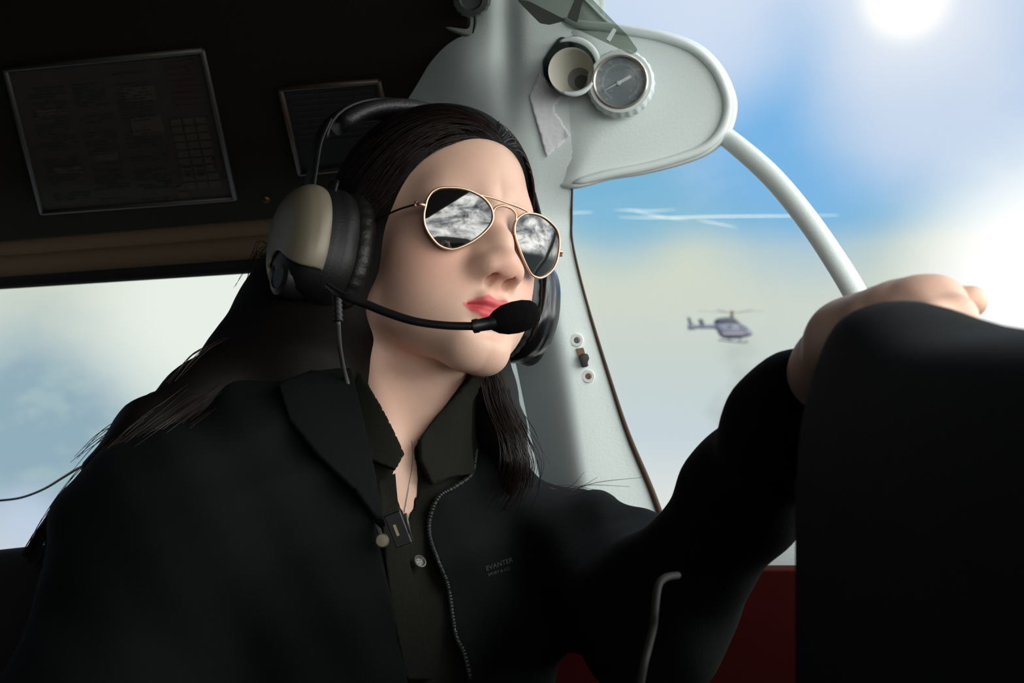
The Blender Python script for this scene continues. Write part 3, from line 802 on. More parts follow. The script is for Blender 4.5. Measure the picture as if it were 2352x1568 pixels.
# ============================================================ NECKLACE
nb = lambda p: body(p)
npx = catmull([(946, 1012, 0), (948, 1040, 0), (946, 1075, 0), (941, 1110, 0), (935, 1145, 0), (929, 1176, 0)], 9)
np3 = march(nb, npx[:, 0], npx[:, 1]); np3[:, 1] -= .0008
mb = MB()
v_, f_ = tube_geo(np3, .00030, 6); mb.add(v_, f_)
dd_ = np.linalg.norm(np.diff(np3, axis=0), axis=1).cumsum()
for s_ in np.arange(0, dd_[-1], .0013):
    i = min(int(np.searchsorted(dd_, s_)), len(np3)-2); v_, f_ = lathe_geo(np3[i], np3[i+1]-np3[i], [(.0001, -.0005), (.00055, 0), (.0001, .0005)], 6); mb.add(v_, f_)
tag(mb.build('necklace', mat('silver chain', srgb(190, 190, 188), rough=.3, metal=.9)), "fine silver necklace chain lying on the woman's skin in the open collar", 'necklace')
# ============================================================ CAMERA AND SKY
cam = bpy.data.cameras.new('camera'); co = bpy.data.objects.new('camera', cam); COL.objects.link(co)
co.location = (0, 0, ZC); co.rotation_euler = (math.pi/2, 0, 0)
cam.lens = 50; cam.sensor_width = 36; cam.clip_start = .02; cam.clip_end = 4000
cam.dof.use_dof = True; cam.dof.focus_distance = 1.04; cam.dof.aperture_fstop = 15.0; cam.dof.aperture_blades = 0
SC.camera = co
SC.cycles.adaptive_threshold = .03; SC.cycles.max_bounces = 6; SC.cycles.diffuse_bounces = 3; SC.cycles.glossy_bounces = 3; SC.cycles.transparent_max_bounces = 8; SC.cycles.use_denoising = True
SC.view_settings.view_transform = 'Standard'; SC.view_settings.look = 'None'; SC.view_settings.gamma = 1; SC.view_settings.exposure = 0
def sky_dir(px, py): return (P(px, py, 1.)-Vector((0, 0, ZC))).normalized()
def build_sky():
    w = bpy.data.worlds.new('sky'); SC.world = w; w.use_nodes = True; nt = w.node_tree; N = nt.nodes; L = nt.links
    for n in list(N): N.remove(n)
    out = N.new('ShaderNodeOutputWorld'); bg = N.new('ShaderNodeBackground'); L.new(bg.outputs[0], out.inputs['Surface'])
    tc = N.new('ShaderNodeTexCoord'); nrm = N.new('ShaderNodeVectorMath'); nrm.operation = 'NORMALIZE'; L.new(tc.outputs['Generated'], nrm.inputs[0])
    D = nrm.outputs[0]
    def math_(op, a, b=None, clamp=False):
        n = N.new('ShaderNodeMath'); n.operation = op; n.use_clamp = clamp
        for i, x in enumerate((a, b)):
            if x is None: continue
            if isinstance(x, (int, float)): n.inputs[i].default_value = x
            else: L.new(x, n.inputs[i])
        return n.outputs[0]
    def noise(scale, detail=6, rough=.55, sc=(1, 1, 1), dist=0):
        mp = N.new('ShaderNodeMapping'); mp.inputs['Scale'].default_value = sc; L.new(D, mp.inputs['Vector'])
        n = N.new('ShaderNodeTexNoise'); n.inputs['Scale'].default_value = scale; n.inputs['Detail'].default_value = detail; n.inputs['Roughness'].default_value = rough; n.inputs['Distortion'].default_value = dist
        L.new(mp.outputs[0], n.inputs['Vector']); return n.outputs['Fac']
    def mapr(x, a, b, c, d, smooth=True):
        n = N.new('ShaderNodeMapRange'); n.interpolation_type = 'SMOOTHSTEP' if smooth else 'LINEAR'
        for k, v in zip(('From Min', 'From Max', 'To Min', 'To Max'), (a, b, c, d)): n.inputs[k].default_value = v
        L.new(x, n.inputs['Value']); return n.outputs['Result']
    def mix(f, a, b):
        n = N.new('ShaderNodeMix'); n.data_type = 'RGBA'
        for k, x in (('Factor', f), ('A', a), ('B', b)):
            if isinstance(x, (int, float, tuple)): n.inputs[k].default_value = x
            else: L.new(x, n.inputs[k])
        return n.outputs['Result']
    def blob(d, r0, r1, amt=1.0, warp=0):
        """1 inside an angle of r0, 0 beyond r1 (degrees) about a direction"""
        dp = N.new('ShaderNodeVectorMath'); dp.operation = 'DOT_PRODUCT'; L.new(D, dp.inputs[0]); dp.inputs[1].default_value = tuple(d)
        x = math_('ARCCOSINE', math_('MINIMUM', dp.outputs['Value'], .99999))
        if warp: x = math_('ADD', x, math_('MULTIPLY', math_('SUBTRACT', noise(9, 5), .5), warp))
        return mapr(x, math.radians(r0), math.radians(r1), amt, 0)
    sx = N.new('ShaderNodeSeparateXYZ'); L.new(D, sx.inputs[0]); z = sx.outputs['Z']
    zw = math_('ADD', z, math_('MULTIPLY', math_('SUBTRACT', noise(5, 4, .5, (1, 1, 3)), .5), .022))
    rp = N.new('ShaderNodeValToRGB'); cr = rp.color_ramp
    stops = [(-.35, (150, 160, 165)), (-.16, (205, 208, 206)), (-.112, (222, 226, 224)), (-.066, (199, 213, 220)), (-.022, (200, 212, 209)), (.026, (208, 215, 204)), (.066, (209, 217, 200)), (.085, (150, 194, 208)), (.104, (126, 182, 214)), (.15, (128, 184, 232)), (.24, (196, 214, 238)), (.5, (150, 186, 230))]
    lo, hi = -.4, .6
    while len(cr.elements) < len(stops): cr.elements.new(.5)
    for e, (p, c) in zip(cr.elements, stops): e.position = (p-lo)/(hi-lo); e.color = srgb(*c)
    L.new(mapr(zw, lo, hi, 0, 1, False), rp.inputs['Fac']); col = rp.outputs['Color']
    # thin bright cloud among the blue
    cl = mapr(noise(3.2, 7, .6, (1, 1, 2.2), .4), .42, .62, 0, .55)
    cl = math_('MULTIPLY', cl, mapr(z, .07, .11, 0, 1)); col = mix(cl, col, srgb(214, 226, 242))
    col = mix(blob(sky_dir(1855, 330), 1.5, 7.0, .85), col, srgb(112, 178, 230))
    col = mix(blob(sky_dir(1420, 440), 1.0, 4.2, .8), col, srgb(122, 182, 216))
    col = mix(blob(sky_dir(1650, 60), .5, 4.5, .75), col, srgb(212, 224, 243))
    col = mix(blob(sky_dir(2140, 170), 2, 6.5, .85, .03), col, srgb(211, 222, 239))
    # the window at the back: pale over grey-blue weather
    col = mix(blob(sky_dir(120, 1010), 2.0, 6.0, .92, .10), col, srgb(140, 170, 186))
    col = mix(math_('MULTIPLY', blob(sky_dir(150, 930), 2, 6), mapr(noise(26, 8, .62, (1, 1, 1.6)), .45, .62, 0, .5)), col, srgb(176, 198, 200))
    col = mix(blob(sky_dir(60, 1200), .3, 2.2, .8, .05), col, srgb(196, 210, 232))
    col = mix(blob(sky_dir(470, 700), 1.5, 6.5, .95), col, srgb(236, 242, 234))
    col = mix(math_('MULTIPLY', blob(sky_dir(1640, 900), 1.0, 4.5), mapr(noise(14, 5, .5), .50, .66, 0, .55)), col, srgb(166, 172, 168))
    # glare round the sun and low on the right
    strength = math_('ADD', 1.0, 0.0)
    col = mix(blob(sky_dir(2420, 640), 1.5, 7.0, 1.0), col, (1.10, 1.10, 1.08, 1))
    col = mix(blob(sky_dir(2080, -20), .2, 5.0, .45), col, (1.1, 1.08, 1.03, 1))
    col = mix(blob(sky_dir(2080, -10), .4, 2.2, .95), col, (1.3, 1.27, 1.16, 1))
    # broken cloud ahead of the cockpit, brightness raised to light the cabin
    ahead = blob(Vector((.68, -.70, .22)).normalized(), 52, 92)
    c1 = mapr(noise(3.0, 9, .62, (1, 1, 2.4), .5), .36, .66, 0, 1); c2 = mapr(noise(7.0, 8, .6, (1, 1, 2), .3), .35, .7, 0, 1)
    cc = math_('ADD', math_('MULTIPLY', c1, .8), math_('MULTIPLY', c2, .2))
    cloud = mix(cc, (AHEAD*.05, AHEAD*.065, AHEAD*.08, 1), (AHEAD*1.10, AHEAD*1.10, AHEAD*1.06, 1))
    cloud = mix(mapr(z, -.10, .0, 1, 0), cloud, (.22, .26, .28, 1))
    col = mix(ahead, col, cloud)
    L.new(col, bg.inputs['Color']); bg.inputs['Strength'].default_value = 1
    w.cycles.sampling_method = 'MANUAL'; w.cycles.sample_map_resolution = 1024
AHEAD = 8.6
build_sky()

# ============================================================ CABIN
WHITE = mat('pale moulded plastic', srgb(220, 230, 227), rough=.55, var=.03, scale=8, bump=.12, bscale=500, spec=.35)
LINER = mat('headliner darkened for shade', srgb(33, 27, 20), rough=.9, var=.12, scale=6, bump=.2, bscale=400, spec=.15)  # beige lining darkened here, its shade put into the base colour
TRIMB = mat('brown window trim', srgb(112, 94, 76), rough=.6, var=.08, scale=6, spec=.3)
GASK = mat('black gasket', srgb(16, 15, 13), rough=.7)
SEALB = mat('brown seal', srgb(70, 52, 36), rough=.8)
DARKW = mat('dark cabin lining', srgb(44, 42, 38), rough=.9, var=.1)
RED = mat('red panel', srgb(48, 4, 4), rough=.85, var=.08, spec=.08)
HOOD = mat('black glareshield', srgb(24, 25, 22), rough=.85, var=.15, scale=20, bump=.2, bscale=300, spec=.2)

def grid_surface(name, xs, ys, depth, m, thick=.006, keep=None):
    nx, ny = len(xs), len(ys); V = []; Fc = []
    for y in ys:
        for x in xs: V.append(P(x, y, depth(x, y)))
    for j in range(ny-1):
        for i in range(nx-1):
            if keep is None or keep((xs[i]+xs[i+1])/2, (ys[j]+ys[j+1])/2): Fc.append((j*nx+i, (j+1)*nx+i, (j+1)*nx+i+1, j*nx+i+1))
    o = mesh_obj(name, np.array([tuple(v) for v in V]), Fc, m)
    md = o.modifiers.new('thickness', 'SOLIDIFY'); md.thickness = thick; md.offset = 1
    return o
# the upper side lining, darkened for its shade (slopes from above the rear window to the roof)
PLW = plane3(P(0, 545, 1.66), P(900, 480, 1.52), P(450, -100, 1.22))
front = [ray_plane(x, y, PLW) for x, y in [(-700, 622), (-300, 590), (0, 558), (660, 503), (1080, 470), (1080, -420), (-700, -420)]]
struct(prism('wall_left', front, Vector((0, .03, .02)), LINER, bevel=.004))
# roof, floor and the sides we stand between
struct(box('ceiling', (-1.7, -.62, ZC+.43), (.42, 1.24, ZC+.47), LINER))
struct(box('floor', (-1.7, -.55, ZC-1.10), (2.2, 2.0, ZC-1.05), DARKW))
struct(box('wall_right', (-1.7, -.70, ZC-1.06), (-.05, -.62, ZC+.47), DARKW))
struct(box('wall_rear', (-1.75, -.6, ZC-1.06), (-1.69, 2.0, ZC+.47), DARKW))
# rounded mouldings along the top of the rear window
def moulding(name, a, b, r, m, squash=1.0):
    v_, f_ = tube_geo([a+(b-a)*t for t in np.linspace(0, 1, 12)], r, 18, flat=squash, ref=(0, -.4, 1)); return struct(mesh_obj(name, np.array(v_), f_, m))
moulding('trim_1', P(-500, 622, 1.68), P(1080, 493, 1.44), .0135, TRIMB, .95)
moulding('trim_2', P(-500, 655, 1.67), P(1080, 534, 1.43), .0150, TRIMB, .95)
moulding('trim_3', P(-500, 680, 1.665), P(1080, 577, 1.425), .0070, GASK, 1.2)
# wall between the rear window and the front post, and below the windows
struct(prism('wall_post', [P(880, 480, 1.50), P(1280, 480, 1.45), P(1280, 1500, 1.45), P(880, 1500, 1.50)], Vector((0, .03, 0)), WHITE, bevel=.003))
struct(prism('wall_side', [P(-700, 1262, 1.64), P(900, 1300, 1.50), P(900, 2600, 1.50), P(-700, 2600, 1.64)], Vector((0, .03, 0)), DARKW, bevel=.003))
struct(mesh_obj('window_1', np.array([tuple(P(x, y, 1.66)) for x, y in [(-700, 560), (1000, 520), (1000, 1300), (-700, 1300)]]), [(0, 1, 2, 3)], clear_mat('window pane', (.98, .99, .985), .5)))

# pale shell at the wing root and the front post, one rounded moulding
def sst(t): t = min(max(t, 0), 1); return t*t*(3-2*t)
def xl(y): return np.interp(y, [-200, 150, 320, 520, 850, 1140, 1400], [850, 880, 930, 1105, 1188, 1248, 1290])
def xr(y): return np.interp(y, [-200, 380, 430, 560, 700, 880, 1000, 1145, 1320, 1400], [1392, 1385, 1310, 1311, 1345, 1400, 1440, 1500, 1560, 1590])
def shell_depth(x, y):
    l, r = xl(y), xr(y); wl = np.interp(y, [0, 300, 500, 1400], [330, 320, 150, 92])
    t = (x-l)/wl
    d = 1.262+np.interp(y, [0, 300, 500, 1400], [.12, .12, .075, .045])*(1-math.sin(min(max(t, 0), 1)*math.pi/2))
    d += np.interp(y, [0, 500, 1150], [-.010, 0, .012])
    d -= .016*math.exp(-(((x-1050)/75)**2+((y-150)/95)**2))
    d += .010*math.exp(-(((x-1165)/26)**2))*sst((330-y)/200)
    e = max(0, x-(l+wl*.75)); d += .30*sst((y-430)/90)*e*e/(e+40)*1.26/FPX
    k = sst((x-1215)/150)*sst((445-y)/60)
    return d*(1-k)+(1.2535+.005*sst((x-1352)/30))*k
ys = np.linspace(-200, 1420, 110); nx = 56
V = []; Fc = []
for y in ys:
    for i in range(nx): x = xl(y)+(xr(y)-xl(y))*i/(nx-1); V.append(P(x, y, shell_depth(x, y)))
for j in range(len(ys)-1):
    for i in range(nx-1): Fc.append((j*nx+i, (j+1)*nx+i, (j+1)*nx+i+1, j*nx+i+1))
o = mesh_obj('trim_4', np.array([tuple(v) for v in V]), Fc, WHITE); md = o.modifiers.new('thickness', 'SOLIDIFY'); md.thickness = .012; md.offset = -1
struct(o)
# seal along the window edge of the post
sp = [(1310, 432), (1309, 500), (1312, 565), (1345, 700), (1400, 880), (1440, 1000), (1500, 1145), (1560, 1320)]
pts = catmull([P(x+4, y, shell_depth(x, y)-.001) for x, y in sp], 8)
v_, f_ = tube_geo(pts, [.0010, .0010, .0012, .0018, .0026, .0030], 8); struct(mesh_obj('trim_5', np.array(v_), f_, SEALB))
# blister over the corner of the windscreen
OUT = [(1180, -60), (1300, -40), (1400, 50), (1460, 62), (1530, 74), (1604, 102), (1655, 150), (1685, 210), (1690, 258), (1672, 310), (1632, 350), (1570, 376), (1480, 399), (1400, 412), (1318, 432), (1258, 418), (1222, 330), (1185, 150)]
def blister_depth(x, y): return 1.250+.022*sst((1330-x)/95)
out2 = [c[:2] for c in catmull([(x, y, 0) for x, y in OUT]+[(*OUT[0], 0)], 5)[:-1]]
cenb = np.array([1440., 235.])
bm = bmesh.new(); rings = []
for t, dz in ((1.012, .030), (1.012, .010), (1.0, .003), (.985, .0005), (.955, .0), (.945, .0012), (.80, .0012), (.55, .0012), (.28, .0012)):
    rings.append([bm.verts.new(P(cenb[0]+(x-cenb[0])*t, cenb[1]+(y-cenb[1])*t, blister_depth(cenb[0]+(x-cenb[0])*t, 0)+dz)) for x, y in out2])
n = len(out2)
for a, b in zip(rings[:-1], rings[1:]):
    for k in range(n): bm.faces.new((a[k], a[(k+1) % n], b[(k+1) % n], b[k]))
bm.faces.new(rings[-1]); bm.faces.new(rings[0][::-1]); bmesh.ops.recalc_face_normals(bm, faces=bm.faces)
struct(bm_obj('trim_6', bm, WHITE))
# rolled bead round the blister
bead = [(1150, -40), (1172, 4), (1200, 40), (1228, 62), (1258, 66), (1275, 54), (1296, 49), (1330, 56), (1395, 62), (1455, 72), (1525, 86), (1592, 112), (1640, 156), (1667, 212), (1671, 256), (1655, 302), (1620, 338), (1562, 362), (1476, 385), (1400, 399), (1340, 414), (1318, 419)]
pts = catmull([P(x, y, blister_depth(x, y)-.0005) for x, y in bead], 6)
v_, f_ = tube_geo(pts, [.0040]*22+[.0032, .0008], 12); struct(mesh_obj('trim_7', np.array(v_), f_, WHITE))
# windscreen post running down to the cowl
pp = catmull([P(1628, 285, 1.27), P(1700, 340, 1.25), P(1775, 408, 1.23), P(1850, 498, 1.20), P(1915, 592, 1.17), P(1968, 680, 1.15), P(2010, 770, 1.12), P(2060, 900, 1.10), P(2110, 1100, 1.08), P(2150, 1560, 1.05)], 8)
v_, f_ = tube_geo(pp, [.0085, .0095, .0095, .0100, .0110, .0115], 16, flat=1.0); struct(mesh_obj('trim_8', np.array(v_), f_, WHITE))
# red lower side panel and the pale ledge above it
struct(prism('wall_door', [P(1050, 1309, 1.30), P(2600, 1309, 1.22), P(2600, 2500, 1.22), P(1050, 2500, 1.30)], Vector((0, .03, 0)), RED, bevel=.002))
struct(prism('trim_9', [P(1580, 1180, 1.34), P(1935, 1180, 1.30), P(1935, 1330, 1.30), P(1540, 1330, 1.34)], Vector((0, .03, 0)), WHITE, bevel=.004))
struct(mesh_obj('window_2', np.array([tuple(P(x, y, 1.33)) for x, y in [(1290, 380), (1990, 300), (2060, 800), (1960, 1330), (1540, 1330)]]), [(0, 1, 2, 3, 4)], clear_mat('side pane', (.985, .99, .985), .12)))

# ============================================================ CABIN THINGS
# dark lining of the roof socket with its knob, above the shell
kn = thing('roof_latch', 'dark ribbed latch knob at the top of the pale cabin shell', 'latch', P(1080, 10, 1.21))
c = P(1083, -6, 1.225); mb = MB()
lathe('knob', c, (-.05, -1, -.35), [(.0165, -.012), (.0170, .002), (.0150, .0075), (.0100, .0085), (.0088, .0060), (0, .0058)], mat('grey latch metal', srgb(96, 100, 98), rough=.4, metal=.5), kn, 48, knurl=lambda i, t: 1+(.03*math.cos(18*t) if i in (1, 2) else 0))
tube('lug', [P(1092, 22, 1.222), P(1091, 55, 1.228), P(1086, 76, 1.235)], [.0016, .0012, .0006], mat('dark socket', srgb(40, 46, 44), rough=.7), kn, 8)
prism('escutcheon', [P(x, y, 1.262) for x, y in round_poly([(985, -40), (1140, -40), (1096, 60), (1078, 84), (1010, 60)], 26)], Vector((0, .02, .0)), mat('grey socket lining', srgb(120, 126, 120), rough=.7), kn, bevel=.002)

# fresh-air vent
av = thing('air_vent', 'round pale air vent tube set in a ragged dark hole beside the gauge', 'air vent', P(1312, 160, 1.24))
hole = [(1248, 172), (1247, 140), (1258, 122), (1272, 103), (1281, 92), (1288, 84), (1298, 86), (1303, 90), (1310, 83), (1322, 82), (1338, 90), (1352, 106), (1366, 120), (1372, 150), (1366, 185), (1348, 205), (1318, 214), (1285, 206), (1262, 192)]
HOLE_SHADE = mat('hole shade', srgb(40, 54, 52), rough=.9, var=.15)
hd = np.vectorize(lambda x, y: min(blister_depth(x, y), shell_depth(x, y)))
hp = round_poly(hole, 8, 3)
mb = MB(); nh = len(hp); mb.add([P(x, y, float(hd(x, y))-.0022) for x, y in hp]+[P(x, y, float(hd(x, y))+.004) for x, y in hp]+[P(1312, 150, float(hd(1312, 150))-.0022)],
       [(k, (k+1) % nh, nh+(k+1) % nh, nh+k) for k in range(nh)]+[((k+1) % nh, k, 2*nh) for k in range(nh)])
mb.build('dark_hole_disc', HOLE_SHADE, av, False)  # flat dark disc stands for the shaded hole, nothing is cut
R0 = frame_from((-.10, -1, -.05)); c0 = P(1312, 162, 1.216); off = Vector((.0100, 0, -.0045))
prof = [(.0150, .030), (.0180, .018), (.0190, .006), (.0194, .0010), (.0197, 0), (.0190, .0003), (.0180, .004), (.0155, .010), (.0128, .016), (.0102, .022), (.0080, .026), (.0060, .028)]
V = []; Fc = []; n = 48
for i, (r, h) in enumerate(prof):
    for k in range(n):
        t = 2*math.pi*k/n; V.append(c0+R0 @ Vector((r*math.cos(t), r*math.sin(t), 0))+Vector((0, h, 0))+off*(h/.028 if i > 3 else 0))
for i in range(len(prof)-1):
    for k in range(n): Fc.append((i*n+k, (i+1)*n+k, (i+1)*n+(k+1) % n, i*n+(k+1) % n))
Fc.append(tuple((len(prof)-1)*n+k for k in range(n)))
vt = mesh_obj('vent_tube', np.array([tuple(v) for v in V]), Fc, mat('ivory tube', srgb(205, 202, 188), rough=.5, var=.04), av); smooth_angle(vt, 60)
vt.data.materials.append(mat('tube end shade', srgb(78, 82, 76), rough=.9)); vt.data.polygons[len(vt.data.polygons)-1].material_index = 1  # end face painted darker for the shade deep in the tube
vt.data.materials.append(mat('tube wall shade', srgb(138, 138, 128), rough=.8))  # mid grey on the last rings grades that inner shade in colour
for pi_ in range(len(vt.data.polygons)-1-2*n, len(vt.data.polygons)-1): vt.data.polygons[pi_].material_index = 2
rp_ = [P(1312+63*math.cos(t), 152+62*math.sin(t), 1.2300) for t in np.linspace(-2.0, .15, 18)]
tube('retaining_ring', rp_, [.0010, .0026, .0028, .0026, .0018], WHITE, av, 10)
rp_ = [P(1314+52*math.cos(t), 166+50*math.sin(t), 1.2150) for t in np.linspace(.5, 2.0, 14)]
tube('lower_lip', rp_, [.0012, .0024, .0024, .0012], WHITE, av, 10)

# thermometer gauge
ga = thing('thermometer_gauge', 'round air temperature gauge with knurled white bezel and grey dial', 'gauge', P(1424, 196, 1.22))
ax = Vector((-.13, -1, .03)).normalized(); gc = P(1428, 199, 1.246)
lathe('bezel', gc, ax, [(.0255, 0), (.0282, .003), (.0292, .010), (.0288, .018), (.0268, .0215), (.0238, .0220), (.0232, .0170)], WHITE, ga, 144, open_end=True, knurl=lambda i, t: 1+(.014*math.cos(24*t) if i in (1, 2, 3) else 0))
lathe('inner_rim', gc, ax, [(.0235, .016), (.0240, .0228), (.0228, .0240), (.0216, .0232), (.0214, .0180)], mat('worn steel rim', srgb(205, 200, 190), rough=.3, metal=.6), ga, 64, open_end=True)
dcn = gc+ax*.0185
lathe('dial', dcn, ax, [(.0222, -.001), (.0222, 0), (0, 0)], mat('grey dial', srgb(140, 149, 155), rough=.6, var=.05), ga, 64)
Rg = frame_from(ax)
def on_dial(r, t, h=.0006): return dcn+Rg @ Vector((r*math.cos(t), r*math.sin(t), h))
WHT = mat('dial white', srgb(230, 232, 226), rough=.7)
mb = MB()
for i in range(61):
    t = math.radians(-60+300*i/60); big = i % 5 == 0
    a = on_dial(.0150, t); b = on_dial(.0150+(.0022 if big else .0012), t); e = (b-a); w_ = Vector(ax).cross(e).normalized()*(.00022 if big else .00014)
    mb.add([a-w_, a+w_, b+w_, b-w_], [(0, 1, 2, 3)])
v_, f_ = tube_geo([on_dial(.0150, math.radians(-60+300*k/60), .0004) for k in range(61)], .00014, 4); mb.add(v_, f_)
def digits(s, r, t, size):
    V, Fc = text_geo(s, size); c_ = on_dial(r, t); ex = Vector((1, 0, 0)); ex = (ex-ax*ex.dot(ax)).normalized(); ey = ax.cross(ex)
    if ey.z < 0: ey = -ey
    mb.add([c_+ex*v.x+ey*v.y+ax*.0002 for v in V], Fc)
for i, s_ in enumerate(('140', '120', '100', '80', '60', '40', '20', '0', '20', '40', '60')):
    digits(s_, .0193, math.radians(-50+280*i/10), .0034)
for i, s_ in enumerate(('60', '40', '20', '0', '20', '40')):
    digits(s_, .0112, math.radians(-40+262*i/5), .0030)
mb.build('scale', WHT, ga, False)
na = math.atan2(1, -2.25)
def ndl(px, py): return ray_plane(px, py, (ax, dcn+ax*.0012))
p0, p1 = ndl(1388, 208), ndl(1448, 176); e = (p1-p0); s_ = ax.cross(e).normalized(); L_ = e.length; e.normalize()
mb = MB(); f4 = [p0-s_*.0003, p0+e*L_*.50-s_*.0008, p0+e*L_*.52-s_*.0012, p1-s_*.0014, p1+e*.001, p1+s_*.0014, p0+e*L_*.52+s_*.0012, p0+e*L_*.50+s_*.0008, p0+s_*.0003]
nn = len(f4); mb.add(f4+[q+ax*.0006 for q in f4], [tuple(range(nn-1, -1, -1)), tuple(range(nn, 2*nn))]+[(k, (k+1) % nn, nn+(k+1) % nn, nn+k) for k in range(nn)])
v_, f_ = lathe_geo(ndl(1421, 191), ax, [(.0020, -.0004), (.0020, .0010), (.0014, .0014), (0, .0014)], 20); mb.add(v_, f_)
mb.build('needle', WHT, ga, False)
gl, gf = lathe_geo(dcn+ax*.0040, ax, [(.0218, 0), (.016, .0006), (0, .0010)], 48); mesh_obj('cover_glass', gl, gf[:-0 or None], clear_mat('gauge glass', (.97, .98, .98), .25, .08), ga)

# sheet of white tape below the vent
tp = [(1238, 166), (1262, 196), (1294, 222), (1272, 250), (1314, 312), (1290, 334), (1256, 362), (1244, 320), (1228, 264), (1216, 222)]
face_depth = np.vectorize(lambda x, y: min(shell_depth(x, y), blister_depth(x, y)))
def face_f(p):
    q = to_px(p); return (face_depth(q[:, 0], q[:, 1])-p[:, 1]).astype(np.float32)
tag(panel('tape', face_f, tp, .0020, .0006, mat('white paper tape', srgb(244, 246, 247), rough=.8, var=.03, scale=40, bump=.5, bscale=120), step=7), 'torn piece of white paper tape stuck to the pale shell under the air vent', 'tape')

# tinted visor plate
vz = thing('sun_visor', 'tinted clear plastic visor plate hanging down at the top of the windscreen', 'visor', P(1320, 30, 1.12))
vp = round_poly([(1040, -90), (1194, 0), (1330, 68), (1452, 124), (1466, 116), (1442, 82), (1362, 0), (1300, -90)], 7)
prism('plate', [P(x, y, 1.13-(y*.00010)) for x, y in vp], Vector((0, .0025, 0)), clear_mat('smoked plastic', (.62, .65, .61), .35, .15), vz, smooth=False)
prism('dark_band', [P(x, y, 1.126-(y*.00010)) for x, y in round_poly([(1318, -40), (1352, -40), (1334, 20), (1326, 52), (1302, 40), (1320, 0)], 4)], Vector((0, -.002, 0)), mat('dark band grey', srgb(66, 70, 66), rough=.6), vz, smooth=False)  # strip added for the dark band seen through the plate
prism('dark_gap_strip', [P(x, y, 1.128-(y*.00010)) for x, y in round_poly([(1188, -1), (1216, 3), (1300, 46), (1285, 50), (1262, 56), (1240, 52), (1222, 34)], 4)], Vector((0, .002, 0)), mat('gap shade', srgb(58, 62, 57), rough=.7), vz, smooth=False)  # strip added to stand for the dark gap behind the visor
prism('clip', [P(x, y, 1.122-(y*.00010)) for x, y in round_poly([(1408, 66), (1416, 70), (1400, 97), (1392, 92)], 2)], Vector((0, -.003, 0)), WHITE, vz, smooth=False)

# fittings on the post: two washered screws and a small black slide latch
STEEL = mat('screw steel', srgb(120, 118, 112), rough=.4, metal=.7); BRS = mat('rusty screw', srgb(140, 104, 76), rough=.5, metal=.4)
for (x, y), m, lab in (((1325, 781), STEEL, 'white washer with steel screw above the black slide latch on the pale post'), ((1351, 864), BRS, 'white washer with brown screw below the black slide latch on the pale post')):
    t_ = thing('washer', lab, 'washer', P(x, y, shell_depth(x, y)), 'washers on the pale post')
    n_ = Vector((-.05, -1, 0)); c_ = P(x, y, shell_depth(x, y)-.0002)
    lathe('washer_ring', c_, n_, [(.0060, -.002), (.0060, .0008), (.0054, .0016), (.0030, .0016), (.0026, .0008)], mat('white nylon', srgb(236, 238, 234), rough=.5), t_, 40)
    lathe('screw', c_, n_, [(.0027, 0), (.0027, .0012), (.0016, .0014), (.0012, .0008), (0, .0008)], m, t_, 24)
sl = thing('slide_latch', 'small black slide latch between the two white washers on the pale post', 'latch', P(1338, 822, shell_depth(1338, 822)))
sd = shell_depth(1326, 822)-.0012
prism('slot', [P(x, y, sd-.0008) for x, y in round_poly([(1324, 800), (1340, 798), (1352, 840), (1337, 844)], 2)], Vector((0, .002, 0)), mat('bronze slot', srgb(128, 96, 66), rough=.5, metal=.3), sl, smooth=False)
prism('slider', [P(x, y, sd-.0050) for x, y in round_poly([(1329, 818), (1338, 812), (1350, 812), (1354, 822), (1350, 832), (1350, 842), (1337, 844)], 3)], Vector((0, .005, 0)), DARKP, sl, bevel=.0006)

# placards on the shaded lining
def on_w(x, y, lift=.0): return ray_plane(x, y, PLW)+Vector((0, -.9, -.42))*lift
def bil(c, u, v): return tuple(np.array(c[0])*(1-u)*(1-v)+np.array(c[1])*u*(1-v)+np.array(c[2])*u*v+np.array(c[3])*(1-u)*v)
def placard(name, label, c, back, frame_m, group=None):
    t_ = thing(name, label, 'placard', on_w(*bil(c, .5, .5)))
    prism('board', [on_w(*q, .003) for q in c], Vector((0, .003, .0013)), back, t_, smooth=False)
    for k in range(4):
        v_, f_ = tube_geo([on_w(*c[k], .0035), on_w(*c[(k+1) % 4], .0035)], .0028, 8); mesh_obj('frame_strip', np.array(v_), f_, frame_m, t_)
    return t_
c1 = [(14, 157), (466, 114), (541, 453), (98, 486)]
pl = placard('checklist_placard', 'large framed checklist chart with coloured boxes on the shaded lining above the rear window', c1, mat('chart paper', srgb(46, 39, 32), rough=.8, var=.12, scale=40), mat('frame grey', srgb(56, 54, 48), rough=.5))
INK = mat('chart ink', srgb(24, 20, 16), rough=.8); CREAM = mat('chart cream', srgb(66, 54, 43), rough=.8); RUST = mat('chart rust', srgb(56, 32, 20), rough=.8); OCH = mat('chart ochre', srgb(68, 52, 26), rough=.8)
rng = np.random.default_rng(3)
def patch(mb, u0, v0, u1, v1, c=c1, lift=.0036): mb.add([on_w(*bil(c, u, v), lift) for u, v in ((u0, v0), (u1, v0), (u1, v1), (u0, v1))], [(0, 1, 2, 3)])
mbs = [MB(), MB(), MB(), MB()]
for cx_, w_ in ((.08, .19), (.31, .17), (.52, .18)):
    v = .10
    while v < .93:
        if rng.random() < .12: v += .05
        u = cx_
        while u < cx_+w_-.02:
            l_ = rng.uniform(.015, .05)
            if rng.random() < .75: patch(mbs[0], u, v, min(u+l_, cx_+w_), v+.008)
            u += l_+.008
        v += .021
for u, v, w_, h_ in ((.10, .30, .16, .05), (.56, .40, .16, .13), (.34, .62, .12, .06), (.56, .20, .16, .1), (.12, .70, .14, .05)): patch(mbs[1], u, v, u+w_, v+h_, lift=.0034)
